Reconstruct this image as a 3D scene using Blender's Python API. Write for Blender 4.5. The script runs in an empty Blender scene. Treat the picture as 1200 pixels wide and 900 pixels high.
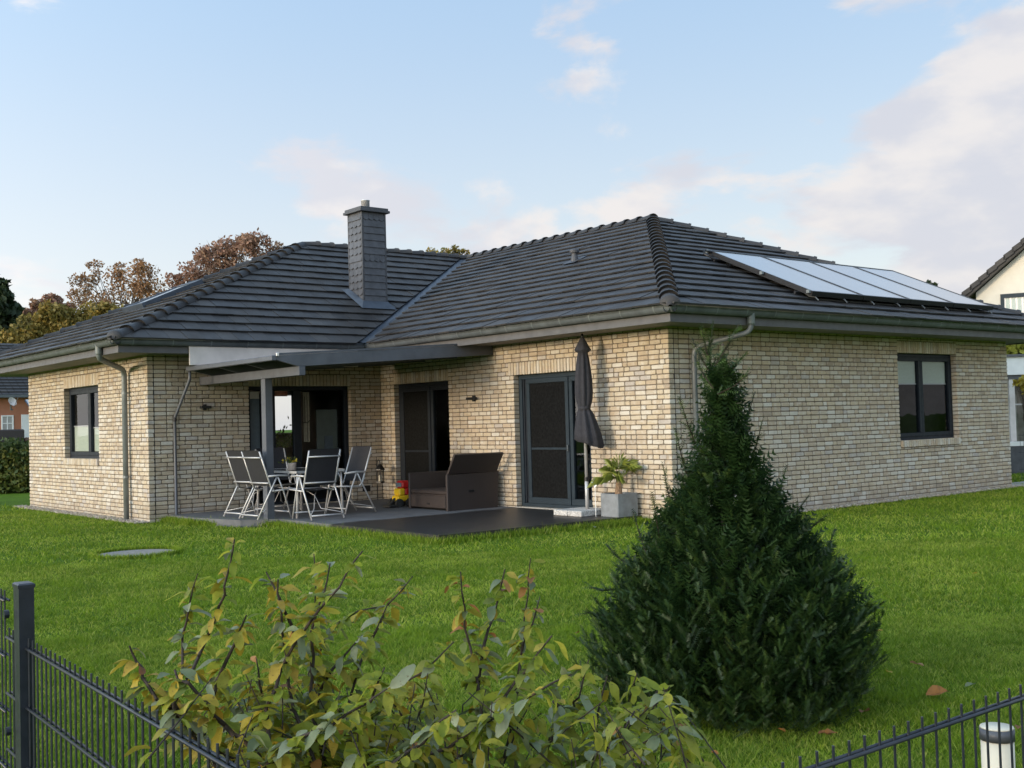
import bpy, math, random
import numpy as np
from mathutils import Vector, Matrix

SC = bpy.context.scene
COL = SC.collection
rnd = random.Random(7)
NR = np.random.default_rng(11)

# ------------------------------------------------------------------ camera
CAM = np.array([-11.9615, -11.1447, 1.5155])
RT = np.array([0.77563, -0.63058, -0.02754]); UP = np.array([0.00033, -0.04323, 0.99907]); FW = np.array([0.63090, 0.77492, 0.03334])
F = 1335.57


def pj(p):
    v = np.array(p, float) - CAM
    w = v @ FW
    return np.array([600 + F * (v @ RT) / w, 450 - F * (v @ UP) / w])


def ray(px, py):
    return FW + RT * (px - 600) / F - UP * (py - 450) / F


def at(px, py, dep):                       # point seen at a pixel of the photograph at a given distance
    return CAM + ray(px, py) * dep


def onz(px, py, z):
    q = ray(px, py)
    return CAM + q * ((z - CAM[2]) / q[2])


cd = bpy.data.cameras.new('camera')
cam = bpy.data.objects.new('camera', cd)
COL.objects.link(cam)
cd.sensor_width = 36.0
cd.lens = 36.0 * F / 1200
cd.clip_start = 0.05
cd.clip_end = 3000
m = Matrix.Identity(4)
for i in range(3):
    m[i][0], m[i][1], m[i][2], m[i][3] = RT[i], UP[i], -FW[i], CAM[i]
cam.matrix_world = m
SC.camera = cam

# ------------------------------------------------------------------ light
SUN_EL, SUN_PHI = math.radians(5.0), math.radians(1.5)
sdir = Vector((-math.cos(SUN_PHI) * math.cos(SUN_EL), math.sin(SUN_PHI) * math.cos(SUN_EL), math.sin(SUN_EL)))
sl = bpy.data.lights.new('sun', 'SUN')
sl.energy = 1.1
sl.angle = math.radians(10.0)
sl.color = (1.0, 0.82, 0.58)
so = bpy.data.objects.new('sun', sl)
so.rotation_euler = sdir.to_track_quat('Z', 'Y').to_euler()
COL.objects.link(so)

W = bpy.data.worlds.new('World')
SC.world = W
W.use_nodes = True
wn, wl = W.node_tree.nodes, W.node_tree.links
bg = wn['Background']
bg.inputs[1].default_value = 0.15
SKYN = wn.new('ShaderNodeTexSky')
SKYN.sky_type = 'NISHITA'
SKYN.sun_disc = False
SKYN.sun_elevation = SUN_EL
SKYN.sun_rotation = math.radians(270) + SUN_PHI


def wnode(t, **kw):
    n = wn.new(t)
    for k, v in kw.items():
        if isinstance(k, str) and k.startswith('i_'):
            n.inputs[int(k[2:])].default_value = v
        else:
            setattr(n, k, v)
    return n


def wmath(op, a, b=None, c=None, clamp=False):
    n = wn.new('ShaderNodeMath')
    n.operation = op
    n.use_clamp = clamp
    for i, x in enumerate((a, b, c)):
        if x is None:
            continue
        if isinstance(x, (int, float)):
            n.inputs[i].default_value = x
        else:
            wl.new(x, n.inputs[i])
    return n.outputs[0]


def wmix(f, a, b):
    n = wn.new('ShaderNodeMix')
    n.data_type = 'RGBA'
    for i, x in ((0, f), (6, a), (7, b)):
        if isinstance(x, (int, float)):
            n.inputs[i].default_value = x
        elif isinstance(x, tuple):
            n.inputs[i].default_value = x
        else:
            wl.new(x, n.inputs[i])
    return n.outputs[2]


def wramp(x, lo, hi):
    n = wn.new('ShaderNodeMapRange')
    n.interpolation_type = 'SMOOTHSTEP'
    wl.new(x, n.inputs[0])
    n.inputs[1].default_value = lo
    n.inputs[2].default_value = hi
    return n.outputs[0]


tc = wn.new('ShaderNodeTexCoord')
sep = wn.new('ShaderNodeSeparateXYZ')
wl.new(tc.outputs['Generated'], sep.inputs[0])
zup = wmath('MAXIMUM', sep.outputs[2], 0.0)
# a thin veil of high cloud: pale blue above, paler low down, brighter towards the sun that lights it from behind
veil = wmix(wramp(zup, 0.02, 0.42), (2.36, 2.47, 2.70, 1), (1.30, 1.88, 2.72, 1))
dotn = wn.new('ShaderNodeVectorMath')
dotn.operation = 'DOT_PRODUCT'
wl.new(tc.outputs['Generated'], dotn.inputs[0])
dotn.inputs[1].default_value = tuple(sdir)
lobe = wmath('POWER', wmath('MULTIPLY_ADD', dotn.outputs['Value'], 0.5, 0.5, clamp=True), 3.0)
glow = wmix(lobe, (1, 1, 1, 1), (5.6, 5.1, 4.3, 1))


def wmul(x, y):
    n = wn.new('ShaderNodeMix')
    n.data_type = 'RGBA'
    n.blend_type = 'MULTIPLY'
    n.inputs[0].default_value = 1.0
    wl.new(x, n.inputs[6])
    wl.new(y, n.inputs[7])
    return n.outputs[2]


veil = wmul(veil, glow)
sky = wmix(0.78, SKYN.outputs[0], veil)
# cloud layer on a plane overhead: direction divided by height
den = wmath('ADD', zup, 0.10)
cmb = wn.new('ShaderNodeCombineXYZ')
wl.new(wmath('DIVIDE', sep.outputs[0], den), cmb.inputs[0])
wl.new(wmath('DIVIDE', sep.outputs[1], den), cmb.inputs[1])
mp = wn.new('ShaderNodeMapping')
mp.inputs['Location'].default_value = (2.1, 0.75, 0.4)
mp.inputs['Scale'].default_value = (1.0, 1.0, 2.3)
mp.inputs['Rotation'].default_value = (0, math.radians(-5), 0)
wl.new(tc.outputs['Generated'], mp.inputs[0])
nz = wnode('ShaderNodeTexNoise')
nz.inputs['Scale'].default_value = 5.5
nz.inputs['Detail'].default_value = 9
nz.inputs['Roughness'].default_value = 0.56
nz.inputs['Distortion'].default_value = 0.35
wl.new(mp.outputs[0], nz.inputs['Vector'])


def blob(px, py, rad, soft):               # more cloud round one direction of the sky
    d = ray(px, py)
    d = d / np.linalg.norm(d)
    n = wn.new('ShaderNodeVectorMath')
    n.operation = 'DISTANCE'
    wl.new(tc.outputs['Generated'], n.inputs[0])
    n.inputs[1].default_value = tuple(d)
    r = wn.new('ShaderNodeMapRange')
    r.interpolation_type = 'SMOOTHSTEP'
    wl.new(n.outputs['Value'], r.inputs[0])
    r.inputs[1].default_value = rad
    r.inputs[2].default_value = max(0.0, rad - soft)
    return r.outputs[0]


cov = wmath('MULTIPLY_ADD', nz.outputs[0], 2.0, -0.56)
for (bx_, by_, br_, bs_, ba_) in ((1330, 60, .27, .20, .26), (1260, 240, .20, .15, .20), (690, 62, .10, .10, .26), (650, 45, .07, .07, .08), (400, 240, .10, .10, .26), (500, 245, .10, .10, .28), (610, 245, .10, .10, .30),
                                  (760, 240, .10, .10, .26), (900, 235, .10, .10, .32), (1030, 225, .11, .11, .28), (1140, 250, .12, .11, .20), (60, 330, .10, .10, .13), (20, 280, .06, .06, .10), (905, 34, .030, .03, .15), (805, 158, .04, .04, .16), (560, 30, .05, .05, .12)):
    cov = wmath('ADD', cov, wmath('MULTIPLY', blob(bx_, by_, br_, bs_), ba_))
low = wramp(sep.outputs[2], 0.235, 0.13)
cov = wmath('ADD', cov, wmath('MULTIPLY', low, 0.09))
for (bx_, by_, br_, ba_) in ((430, 60, .30, .10), (880, 60, .15, .20), (870, 150, .10, .14), (240, 160, .14, .16), (715, 165, .07, .16)):
    cov = wmath('SUBTRACT', cov, wmath('MULTIPLY', blob(bx_, by_, br_, br_ * .8), ba_))
cm = wramp(cov, 0.56, 0.80)
nz2 = wnode('ShaderNodeTexNoise')
nz2.inputs['Scale'].default_value = 8.5
nz2.inputs['Detail'].default_value = 6
wl.new(mp.outputs[0], nz2.inputs['Vector'])
cc = wmix(wramp(nz2.outputs[0], 0.40, 0.60), (2.08, 2.10, 2.30, 1), (2.66, 2.52, 2.46, 1))
cc = wmul(cc, glow)
sky = wmix(wmath('MULTIPLY', cm, 0.88), sky, cc)
wl.new(sky, bg.inputs[0])

vs = SC.view_settings
vs.view_transform = 'Standard'
vs.look = 'None'
vs.exposure = 1.16
vs.gamma = 1.0
SC.cycles.max_bounces = 6
SC.cycles.transparent_max_bounces = 16
SC.cycles.caustics_reflective = False
SC.cycles.caustics_refractive = False

# ------------------------------------------------------------------ materials


class NT:
    def __init__(s, name, rough=0.6, metal=0.0, spec=0.5):
        s.m = bpy.data.materials.new(name)
        s.m.use_nodes = True
        s.n, s.l = s.m.node_tree.nodes, s.m.node_tree.links
        s.b = s.n['Principled BSDF']
        s.b.inputs['Roughness'].default_value = rough
        s.b.inputs['Metallic'].default_value = metal
        s.b.inputs['Specular IOR Level'].default_value = spec

    def put(s, sock, v):
        if isinstance(v, (int, float)):
            sock.default_value = v
        elif isinstance(v, tuple):
            sock.default_value = v if len(v) == 4 or sock.type == 'VECTOR' else v + (1,)
        else:
            s.l.new(v, sock)

    def coord(s, kind='Object'):
        return s.n.new('ShaderNodeTexCoord').outputs[kind]

    def pos(s):
        return s.n.new('ShaderNodeNewGeometry').outputs['Position']

    def noise(s, vec, scale, detail=4, rough=0.55, out=0, dist=0.0):
        n = s.n.new('ShaderNodeTexNoise')
        s.l.new(vec, n.inputs['Vector'])
        n.inputs['Scale'].default_value = scale
        n.inputs['Detail'].default_value = detail
        n.inputs['Roughness'].default_value = rough
        n.inputs['Distortion'].default_value = dist
        return n.outputs[out]

    def mapping(s, vec, scale=(1, 1, 1), loc=(0, 0, 0)):
        n = s.n.new('ShaderNodeMapping')
        s.l.new(vec, n.inputs[0])
        n.inputs['Scale'].default_value = scale
        n.inputs['Location'].default_value = loc
        return n.outputs[0]

    def ramp(s, x, stops, interp='LINEAR'):
        n = s.n.new('ShaderNodeValToRGB')
        n.color_ramp.interpolation = interp
        e = n.color_ramp.elements
        while len(e) < len(stops):
            e.new(0.5)
        for k, (p, c) in enumerate(stops):
            e[k].position = p
            e[k].color = c + (1,) if len(c) == 3 else c
        s.l.new(x, n.inputs[0])
        return n.outputs[0]

    def rng(s, x, a, b, c=0.0, d=1.0):
        n = s.n.new('ShaderNodeMapRange')
        s.put(n.inputs[0], x)
        for k, v in enumerate((a, b, c, d)):
            n.inputs[k + 1].default_value = v
        return n.outputs[0]

    def mix(s, f, a, b, mode='MIX'):
        n = s.n.new('ShaderNodeMix')
        n.data_type = 'RGBA'
        n.blend_type = mode
        for k, v in ((0, f), (6, a), (7, b)):
            s.put(n.inputs[k], v)
        return n.outputs[2]

    def math(s, op, a, b=0.0, clamp=False):
        n = s.n.new('ShaderNodeMath')
        n.operation = op
        n.use_clamp = clamp
        s.put(n.inputs[0], a)
        s.put(n.inputs[1], b)
        return n.outputs[0]

    def rand(s):
        a = s.n.new('ShaderNodeAttribute')
        a.attribute_name = 'rnd'
        o = s.n.new('ShaderNodeObjectInfo')
        return s.math('FRACT', s.math('ADD', a.outputs['Fac'], o.outputs['Random']))

    def bump(s, h, strength=0.4, dist=0.01):
        n = s.n.new('ShaderNodeBump')
        n.inputs['Strength'].default_value = strength
        n.inputs['Distance'].default_value = dist
        s.l.new(h, n.inputs['Height'])
        s.l.new(n.outputs[0], s.b.inputs['Normal'])

    def color(s, c):
        s.put(s.b.inputs['Base Color'], c)
        return s


def plain(name, c, rough=0.6, metal=0.0, var=0.18, scale=14, bump=0.0, spec=0.5):
    t = NT(name, rough, metal, spec)
    v = t.coord()
    n = t.noise(v, scale, 5)
    lo = tuple(x * (1 - var) for x in c)
    hi = tuple(min(1, x * (1 + var)) for x in c)
    t.color(t.ramp(n, [(0.3, lo), (0.7, hi)]))
    t.put(t.b.inputs['Roughness'], t.rng(t.noise(v, scale * 2.3, 3), 0.3, 0.7, max(0.02, rough - 0.08), min(1, rough + 0.08)))
    if bump:
        t.bump(t.noise(v, scale * 4, 4), bump, 0.004)
    return t.m


M = {}
# handmade pale brick
t = NT('pale_brick', 0.85, 0, 0.25)
r = t.rand()
base = t.ramp(r, [(0.0, (.485, .400, .290)), (0.20, (.420, .335, .245)), (0.36, (.500, .425, .325)), (0.50, (.455, .370, .275)),
                  (0.64, (.525, .470, .395)), (0.78, (.555, .515, .455)), (0.87, (.345, .280, .215)), (0.91, (.41, .37, .34)), (0.96, (.45, .385, .305))], 'CONSTANT')
p = t.pos()
wash = t.noise(p, 9, 6, 0.65)
base = t.mix(t.rng(wash, 0.50, 0.76), base, (.58, .55, .50))
spk = t.noise(p, 42, 5, 0.7)
base = t.mix(t.rng(spk, 0.57, 0.70, 0, .70), base, (.20, .155, .12))
big = t.noise(p, 0.7, 3)
base = t.mix(t.rng(big, 0.35, 0.7, 0, .30), base, (.42, .355, .285), 'MIX')
sz = t.n.new('ShaderNodeSeparateXYZ')
t.l.new(p, sz.inputs[0])
spl = t.rng(t.math('ADD', sz.outputs[2], t.rng(t.noise(p, 4, 5, .65), .3, .7, -.22, .22)), .30, .02, 0, .45)
base = t.mix(spl, base, (.25, .215, .165))
strk = t.noise(t.mapping(p, (5, 5, .35)), 1.6, 4, .6)
base = t.mix(t.rng(strk, .56, .74, 0, .32), base, (.27, .225, .175))
t.color(base)
t.bump(t.noise(p, 60, 5, 0.7), 0.55, 0.006)
M['brick'] = t.m
t = NT('dark_mortar', 0.95, 0, 0.1)
t.color(t.ramp(t.noise(t.pos(), 20, 5), [(0.3, (.130, .108, .084)), (0.7, (.205, .172, .136))]))
M['mortar'] = t.m
t = NT('slate_grey_roof_tile', 0.42, 0, 0.30)
r = t.rand()
v = t.pos()
c = t.ramp(r, [(0, (.024, .023, .024)), (0.35, (.038, .036, .036)), (0.6, (.029, .028, .029)), (0.85, (.050, .046, .044)), (1, (.027, .026, .027))])
c = t.mix(t.rng(t.noise(v, 1.1, 5, 0.6), 0.48, 0.75, 0, 0.4), c, (.045, .043, .042))
c = t.mix(t.rng(t.noise(v, 26, 4, 0.7), 0.62, 0.75, 0, 0.35), c, (.11, .105, .09))
t.color(c)
t.put(t.b.inputs['Roughness'], t.math('ADD', t.rng(t.noise(v, 3.0, 5), 0.3, 0.7, 0.38, 0.58), t.math('MULTIPLY', r, 0.08)))
t.bump(t.noise(v, 70, 4), 0.15, 0.004)
M['tile'] = t.m
M['zinc'] = plain('weathered_zinc', (.100, .113, .122), 0.5, 0.1, 0.25, 4)
M['zinc_pipe'] = plain('zinc_downpipe', (.165, .185, .19), 0.45, 0.2, 0.2, 4)
M['lead'] = plain('blue_grey_lead', (.055, .068, .090), 0.4, 0.3, 0.2, 6)
M['fascia'] = plain('grey_painted_fascia', (.090, .089, .094), 0.6, 0, 0.15, 5)
M['soffit'] = plain('grey_soffit_board', (.20, .185, .175), 0.7, 0, 0.15, 5)
M['anthracite'] = plain('anthracite_frame', (.012, .016, .023), 0.55, 0, 0.15, 8, 0, 0.25)
M['bluegrey'] = plain('blue_grey_frame', (.020, .031, .042), 0.52, 0, 0.12, 8, 0, 0.25)
M['canopy'] = plain('grey_painted_steel', (.085, .092, .110), 0.45, 0.1, 0.15, 5)
M['canopypanel'] = plain('dark_blue_panel', (.020, .027, .042), 0.35, 0, 0.15, 6)
M['board'] = plain('pale_wall_board', (.60, .55, .52), 0.6, 0, 0.12, 3)
M['slate'] = plain('grey_chimney_slate', (.062, .065, .076), 0.5, 0, 0.28, 7, 0.2)
M['slatetrim'] = plain('dark_slate_trim', (.05, .052, .06), 0.5, 0, 0.15, 7)
M['steel'] = plain('brushed_steel', (.74, .72, .70), 0.3, 0.55, 0.1, 20)
M['alu'] = plain('silver_aluminium', (.46, .46, .47), 0.42, 0.3, 0.08, 20)
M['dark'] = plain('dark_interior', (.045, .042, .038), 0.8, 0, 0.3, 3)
M['interior'] = plain('interior_plaster', (.20, .19, .175), 0.9, 0, 0.2, 3)
M['blind'] = plain('pleated_blind', (.50, .54, .48), 0.8, 0, 0.06, 40)
M['paleblind'] = plain('pale_roller_blind', (.80, .88, .90), 0.8, 0, 0.05, 20)
M['greyblind'] = plain('grey_roller_blind', (.12, .15, .18), 0.7, 0, 0.1, 20)
M['cream'] = plain('cream_curtain', (.42, .38, .30), 0.9, 0, 0.15, 20)
M['greygreen'] = plain('grey_green_door', (.13, .155, .145), 0.6, 0, 0.1, 8)
M['redstrip'] = plain('red_strip', (.35, .13, .07), 0.8, 0, 0.2, 20)
M['black'] = plain('black_metal', (.014, .014, .016), 0.4, 0.2, 0.2, 20)
M['fence'] = plain('anthracite_fence_coating', (.021, .025, .034), 0.36, 0.1, 0.2, 20)
M['sling'] = plain('charcoal_sling_fabric', (.017, .017, .022), 0.65, 0, 0.3, 60)
M['rattan'] = None
M['tableglass'] = plain('dark_table_glass', (.10, .10, .10), 0.12, 0, 0.15, 4)
M['terracotta'] = plain('pale_clay', (.42, .34, .29), 0.8, 0, 0.15, 30)
M['yellow'] = plain('yellow_plastic', (.72, .47, .02), 0.35, 0, 0.06, 20)
M['red'] = plain('red_plastic', (.52, .02, .02), 0.35, 0, 0.06, 20)
M['rubber'] = plain('black_rubber', (.018, .018, .018), 0.7, 0, 0.2, 20)
M['umbrella'] = plain('anthracite_umbrella_cloth', (.022, .022, .029), 0.85, 0, 0.2, 18)
M['granite'] = plain('speckled_granite', (.42, .41, .40), 0.75, 0, 0.55, 55, 0.2)
M['planter'] = plain('grey_zinc_planter', (.185, .20, .215), 0.55, 0.15, 0.2, 9)
M['mesh'] = plain('insect_screen_mesh', (.008, .0085, .009), 0.9, 0, 0.5, 26, 0, 0.08)
M['soil'] = plain('dark_soil', (.03, .022, .015), 0.95, 0, 0.4, 30, 0.5)
M['palm'] = plain('palm_green', (.17, .20, .03), 0.5, 0, 0.35, 9)
M['palmtrunk'] = plain('palm_trunk_fibre', (.20, .13, .08), 0.9, 0, 0.4, 40, 0.6)
M['bark'] = plain('dark_twig_bark', (.026, .017, .013), 0.75, 0, 0.4, 50, 0.4)
M['treebark'] = plain('tree_bark', (.06, .045, .033), 0.9, 0, 0.3, 6, 0.4)
M['concrete'] = plain('pale_concrete', (.34, .33, .31), 0.9, 0, 0.2, 12, 0.3)
M['cover'] = plain('worn_concrete_cover', (.23, .21, .185), 0.95, 0, 0.35, 18, 0.4)
M['pebble'] = plain('pale_pebble', (.38, .33, .27), 0.85, 0, 0.45, 40)
M['silver'] = plain('silver_foil', (.70, .72, .74), 0.25, 0.8, 0.1, 20)
M['creamlamp'] = plain('cream_lamp_body', (.60, .55, .44), 0.55, 0, 0.06, 10)
M['white'] = plain('white_paint', (.78, .78, .76), 0.6, 0, 0.05, 8)
M['render'] = plain('cream_render', (.66, .62, .54), 0.9, 0, 0.05, 5, 0.15)
M['whiterender'] = plain('white_render', (.74, .73, .70), 0.9, 0, 0.05, 5)
M['redbrick'] = None
M['fencewood'] = plain('weathered_grey_wood', (.21, .19, .165), 0.8, 0, 0.25, 7)

t = NT('brown_woven_rattan', 0.55)
v = t.coord()
w1 = t.n.new('ShaderNodeTexWave')
w1.bands_direction = 'Z'
w1.inputs['Scale'].default_value = 28
t.l.new(v, w1.inputs[0])
t.color(t.mix(w1.outputs['Fac'], (.024, .018, .017), (.055, .042, .039)))
t.bump(w1.outputs['Fac'], 0.5, 0.004)
M['rattan'] = t.m

t = NT('red_brick_house_wall', 0.9, 0, 0.2)
b = t.n.new('ShaderNodeTexBrick')
t.l.new(t.mapping(t.coord('Object')), b.inputs['Vector'])
t.color(t.mix(t.noise(t.coord(), 3, 4), (.36, .145, .085), (.46, .21, .13)))
M['redbrick'] = t.m


def glassmat(name, tint, refl, rough=0.0):
    mm = bpy.data.materials.new(name)
    mm.use_nodes = True
    n, l = mm.node_tree.nodes, mm.node_tree.links
    n.clear()
    out = n.new('ShaderNodeOutputMaterial')
    tr = n.new('ShaderNodeBsdfTransparent')
    tr.inputs[0].default_value = tint + (1,)
    gl = n.new('ShaderNodeBsdfGlossy')
    gl.inputs['Roughness'].default_value = rough
    gl.inputs[0].default_value = (.92, .95, 1, 1)
    fr = n.new('ShaderNodeFresnel')
    fr.inputs[0].default_value = refl
    tcn = n.new('ShaderNodeTexCoord')
    nzn = n.new('ShaderNodeTexNoise')
    nzn.inputs['Scale'].default_value = 1.3
    l.new(tcn.outputs['Object'], nzn.inputs[0])
    bp = n.new('ShaderNodeBump')
    bp.inputs['Strength'].default_value = 0.04
    bp.inputs['Distance'].default_value = 0.05
    l.new(nzn.outputs[0], bp.inputs['Height'])
    l.new(bp.outputs[0], gl.inputs['Normal'])
    mx = n.new('ShaderNodeMixShader')
    l.new(fr.outputs[0], mx.inputs[0])
    l.new(tr.outputs[0], mx.inputs[1])
    l.new(gl.outputs[0], mx.inputs[2])
    l.new(mx.outputs[0], out.inputs[0])
    return mm


M['glass'] = glassmat('window_glass', (.93, .95, .95), 1.24)
M['darkglass'] = glassmat('dark_screened_glass', (.60, .60, .60), 1.62)

# solar collector glass: blue-black absorber behind a structured cover
t = NT('solar_collector_cover', 0.28, 0, 1.0)
t.color(t.ramp(t.noise(t.coord(), 2, 3), [(0.3, (.26, .255, .25)), (0.7, (.31, .305, .30))]))
t.b.inputs['Coat Weight'].default_value = 1.0
t.b.inputs['Coat Roughness'].default_value = 0.16
t.b.inputs['Coat IOR'].default_value = 1.9
t.b.inputs['IOR'].default_value = 1.9
M['solar'] = t.m

# lawn ground under the blades
t = NT('lawn_soil', 0.95, 0, 0.1)
v = t.pos()
c = t.mix(t.rng(t.noise(v, 0.5, 4), .35, .65), (.085, .170, .009), (.115, .215, .014))
c = t.mix(t.rng(t.noise(v, 5, 5, .7), .50, .72, 0, .7), c, (.028, .052, .010))
c = t.mix(t.rng(t.noise(v, 60, 3, .7), .40, .65), t.mix(0.5, c, (.02, .03, .008)), c)
t.color(c)
t.bump(t.noise(v, 45, 5, 0.7), 0.8, 0.03)
M['lawn'] = t.m


def leafmat(name, stops, transl=0.35, rough=0.5, noise=6.0):
    tt = NT(name, rough, 0, 0.35)
    rr = tt.rand()
    cc_ = tt.ramp(rr, stops)
    n_ = tt.noise(tt.pos(), noise, 4)
    cc_ = tt.mix(tt.rng(n_, 0.38, 0.66, 0, 0.28), cc_, tt.mix(0.65, cc_, (.0, .0, .0)), 'MIX')
    if noise > 30:                             # brown spots on the big leaves
        cc_ = tt.mix(tt.rng(tt.noise(tt.pos(), 150, 3, .6), .62, .70, 0, .75), cc_, (.11, .06, .02))
    tt.color(cc_)
    if transl:
        out = tt.n['Material Output']
        tl = tt.n.new('ShaderNodeBsdfTranslucent')
        tt.l.new(cc_, tl.inputs[0])
        mx = tt.n.new('ShaderNodeMixShader')
        mx.inputs[0].default_value = transl
        tt.l.new(tt.b.outputs[0], mx.inputs[1])
        tt.l.new(tl.outputs[0], mx.inputs[2])
        tt.l.new(mx.outputs[0], out.inputs[0])
    return tt.m


M['grass'] = leafmat('grass_blade', [(0, (.100, .175, .010)), (.5, (.245, .375, .020)), (.85, (.325, .44, .035)), (1, (.45, .46, .10))], 0.45, 0.6, 0.9)
M['yew'] = leafmat('yew_needle', [(0, (.008, .024, .007)), (.5, (.016, .041, .010)), (.80, (.034, .070, .016)), (1, (.075, .12, .028))], 0.15, 0.5, 5)
M['leafgreen'] = leafmat('green_leaf', [(0, (.23, .30, .035)), (.35, (.34, .39, .045)), (.7, (.45, .43, .06)), (1, (.20, .27, .07))], 0.6, 0.45, 70)
M['leafpale'] = leafmat('pale_grey_green_leaf', [(0, (.14, .18, .09)), (.5, (.20, .24, .13)), (1, (.27, .30, .19))], 0.3, 0.42, 40)
M['leafyellow'] = leafmat('yellow_leaf', [(0, (.38, .29, .03)), (.4, (.46, .36, .04)), (.7, (.30, .27, .04)), (1, (.52, .34, .05))], 0.4, 0.5, 40)
M['leaforange'] = leafmat('orange_brown_leaf', [(0, (.32, .13, .03)), (.5, (.38, .20, .06)), (1, (.20, .085, .03))], 0.3, 0.55, 40)
M['russet'] = leafmat('russet_tree_leaf', [(0, (.24, .125, .085)), (.5, (.31, .175, .12)), (1, (.38, .25, .16))], 0.3, 0.6, 0.6)
M['tanleaf'] = leafmat('tan_tree_leaf', [(0, (.30, .165, .075)), (.5, (.36, .21, .10)), (1, (.26, .13, .06))], 0.3, 0.6, 0.6)
M['olive'] = leafmat('olive_tree_leaf', [(0, (.11, .12, .03)), (.5, (.21, .175, .045)), (1, (.33, .23, .05))], 0.3, 0.6, 0.6)
M['darkgreen'] = leafmat('dark_green_leaf', [(0, (.022, .040, .018)), (.6, (.035, .060, .022)), (1, (.055, .08, .03))], 0.2, 0.6, 0.6)
M['hedge'] = leafmat('hedge_leaf', [(0, (.045, .075, .018)), (.6, (.07, .105, .022)), (1, (.13, .14, .03))], 0.25, 0.6, 2)
M['lime'] = leafmat('yellow_green_leaf', [(0, (.22, .24, .03)), (.6, (.34, .34, .05)), (1, (.45, .40, .08))], 0.35, 0.6, 2)

# terrace: one paving that is dry and pale under the canopy, dark and wet beyond it
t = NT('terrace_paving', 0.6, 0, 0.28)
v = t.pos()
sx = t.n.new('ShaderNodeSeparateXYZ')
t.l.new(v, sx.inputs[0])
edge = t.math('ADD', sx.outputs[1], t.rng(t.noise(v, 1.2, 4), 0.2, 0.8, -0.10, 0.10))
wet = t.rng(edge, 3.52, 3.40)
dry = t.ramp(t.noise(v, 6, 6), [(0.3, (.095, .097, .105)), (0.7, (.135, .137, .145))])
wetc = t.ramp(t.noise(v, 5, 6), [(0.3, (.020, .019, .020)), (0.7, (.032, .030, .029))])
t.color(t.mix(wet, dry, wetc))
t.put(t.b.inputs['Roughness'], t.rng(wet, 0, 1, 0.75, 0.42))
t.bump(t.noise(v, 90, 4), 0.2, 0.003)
M['terrace'] = t.m

# ------------------------------------------------------------------ mesh builder
ORG = {}


def link(name, me, mat, parent=None, smooth=False):
    o = bpy.data.objects.new(name, me)
    COL.objects.link(o)
    if mat is not None and not me.materials:
        me.materials.append(mat)
    if parent is not None:
        o.parent = parent
    if smooth:
        me.polygons.foreach_set('use_smooth', [True] * len(me.polygons))
    return o


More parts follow.
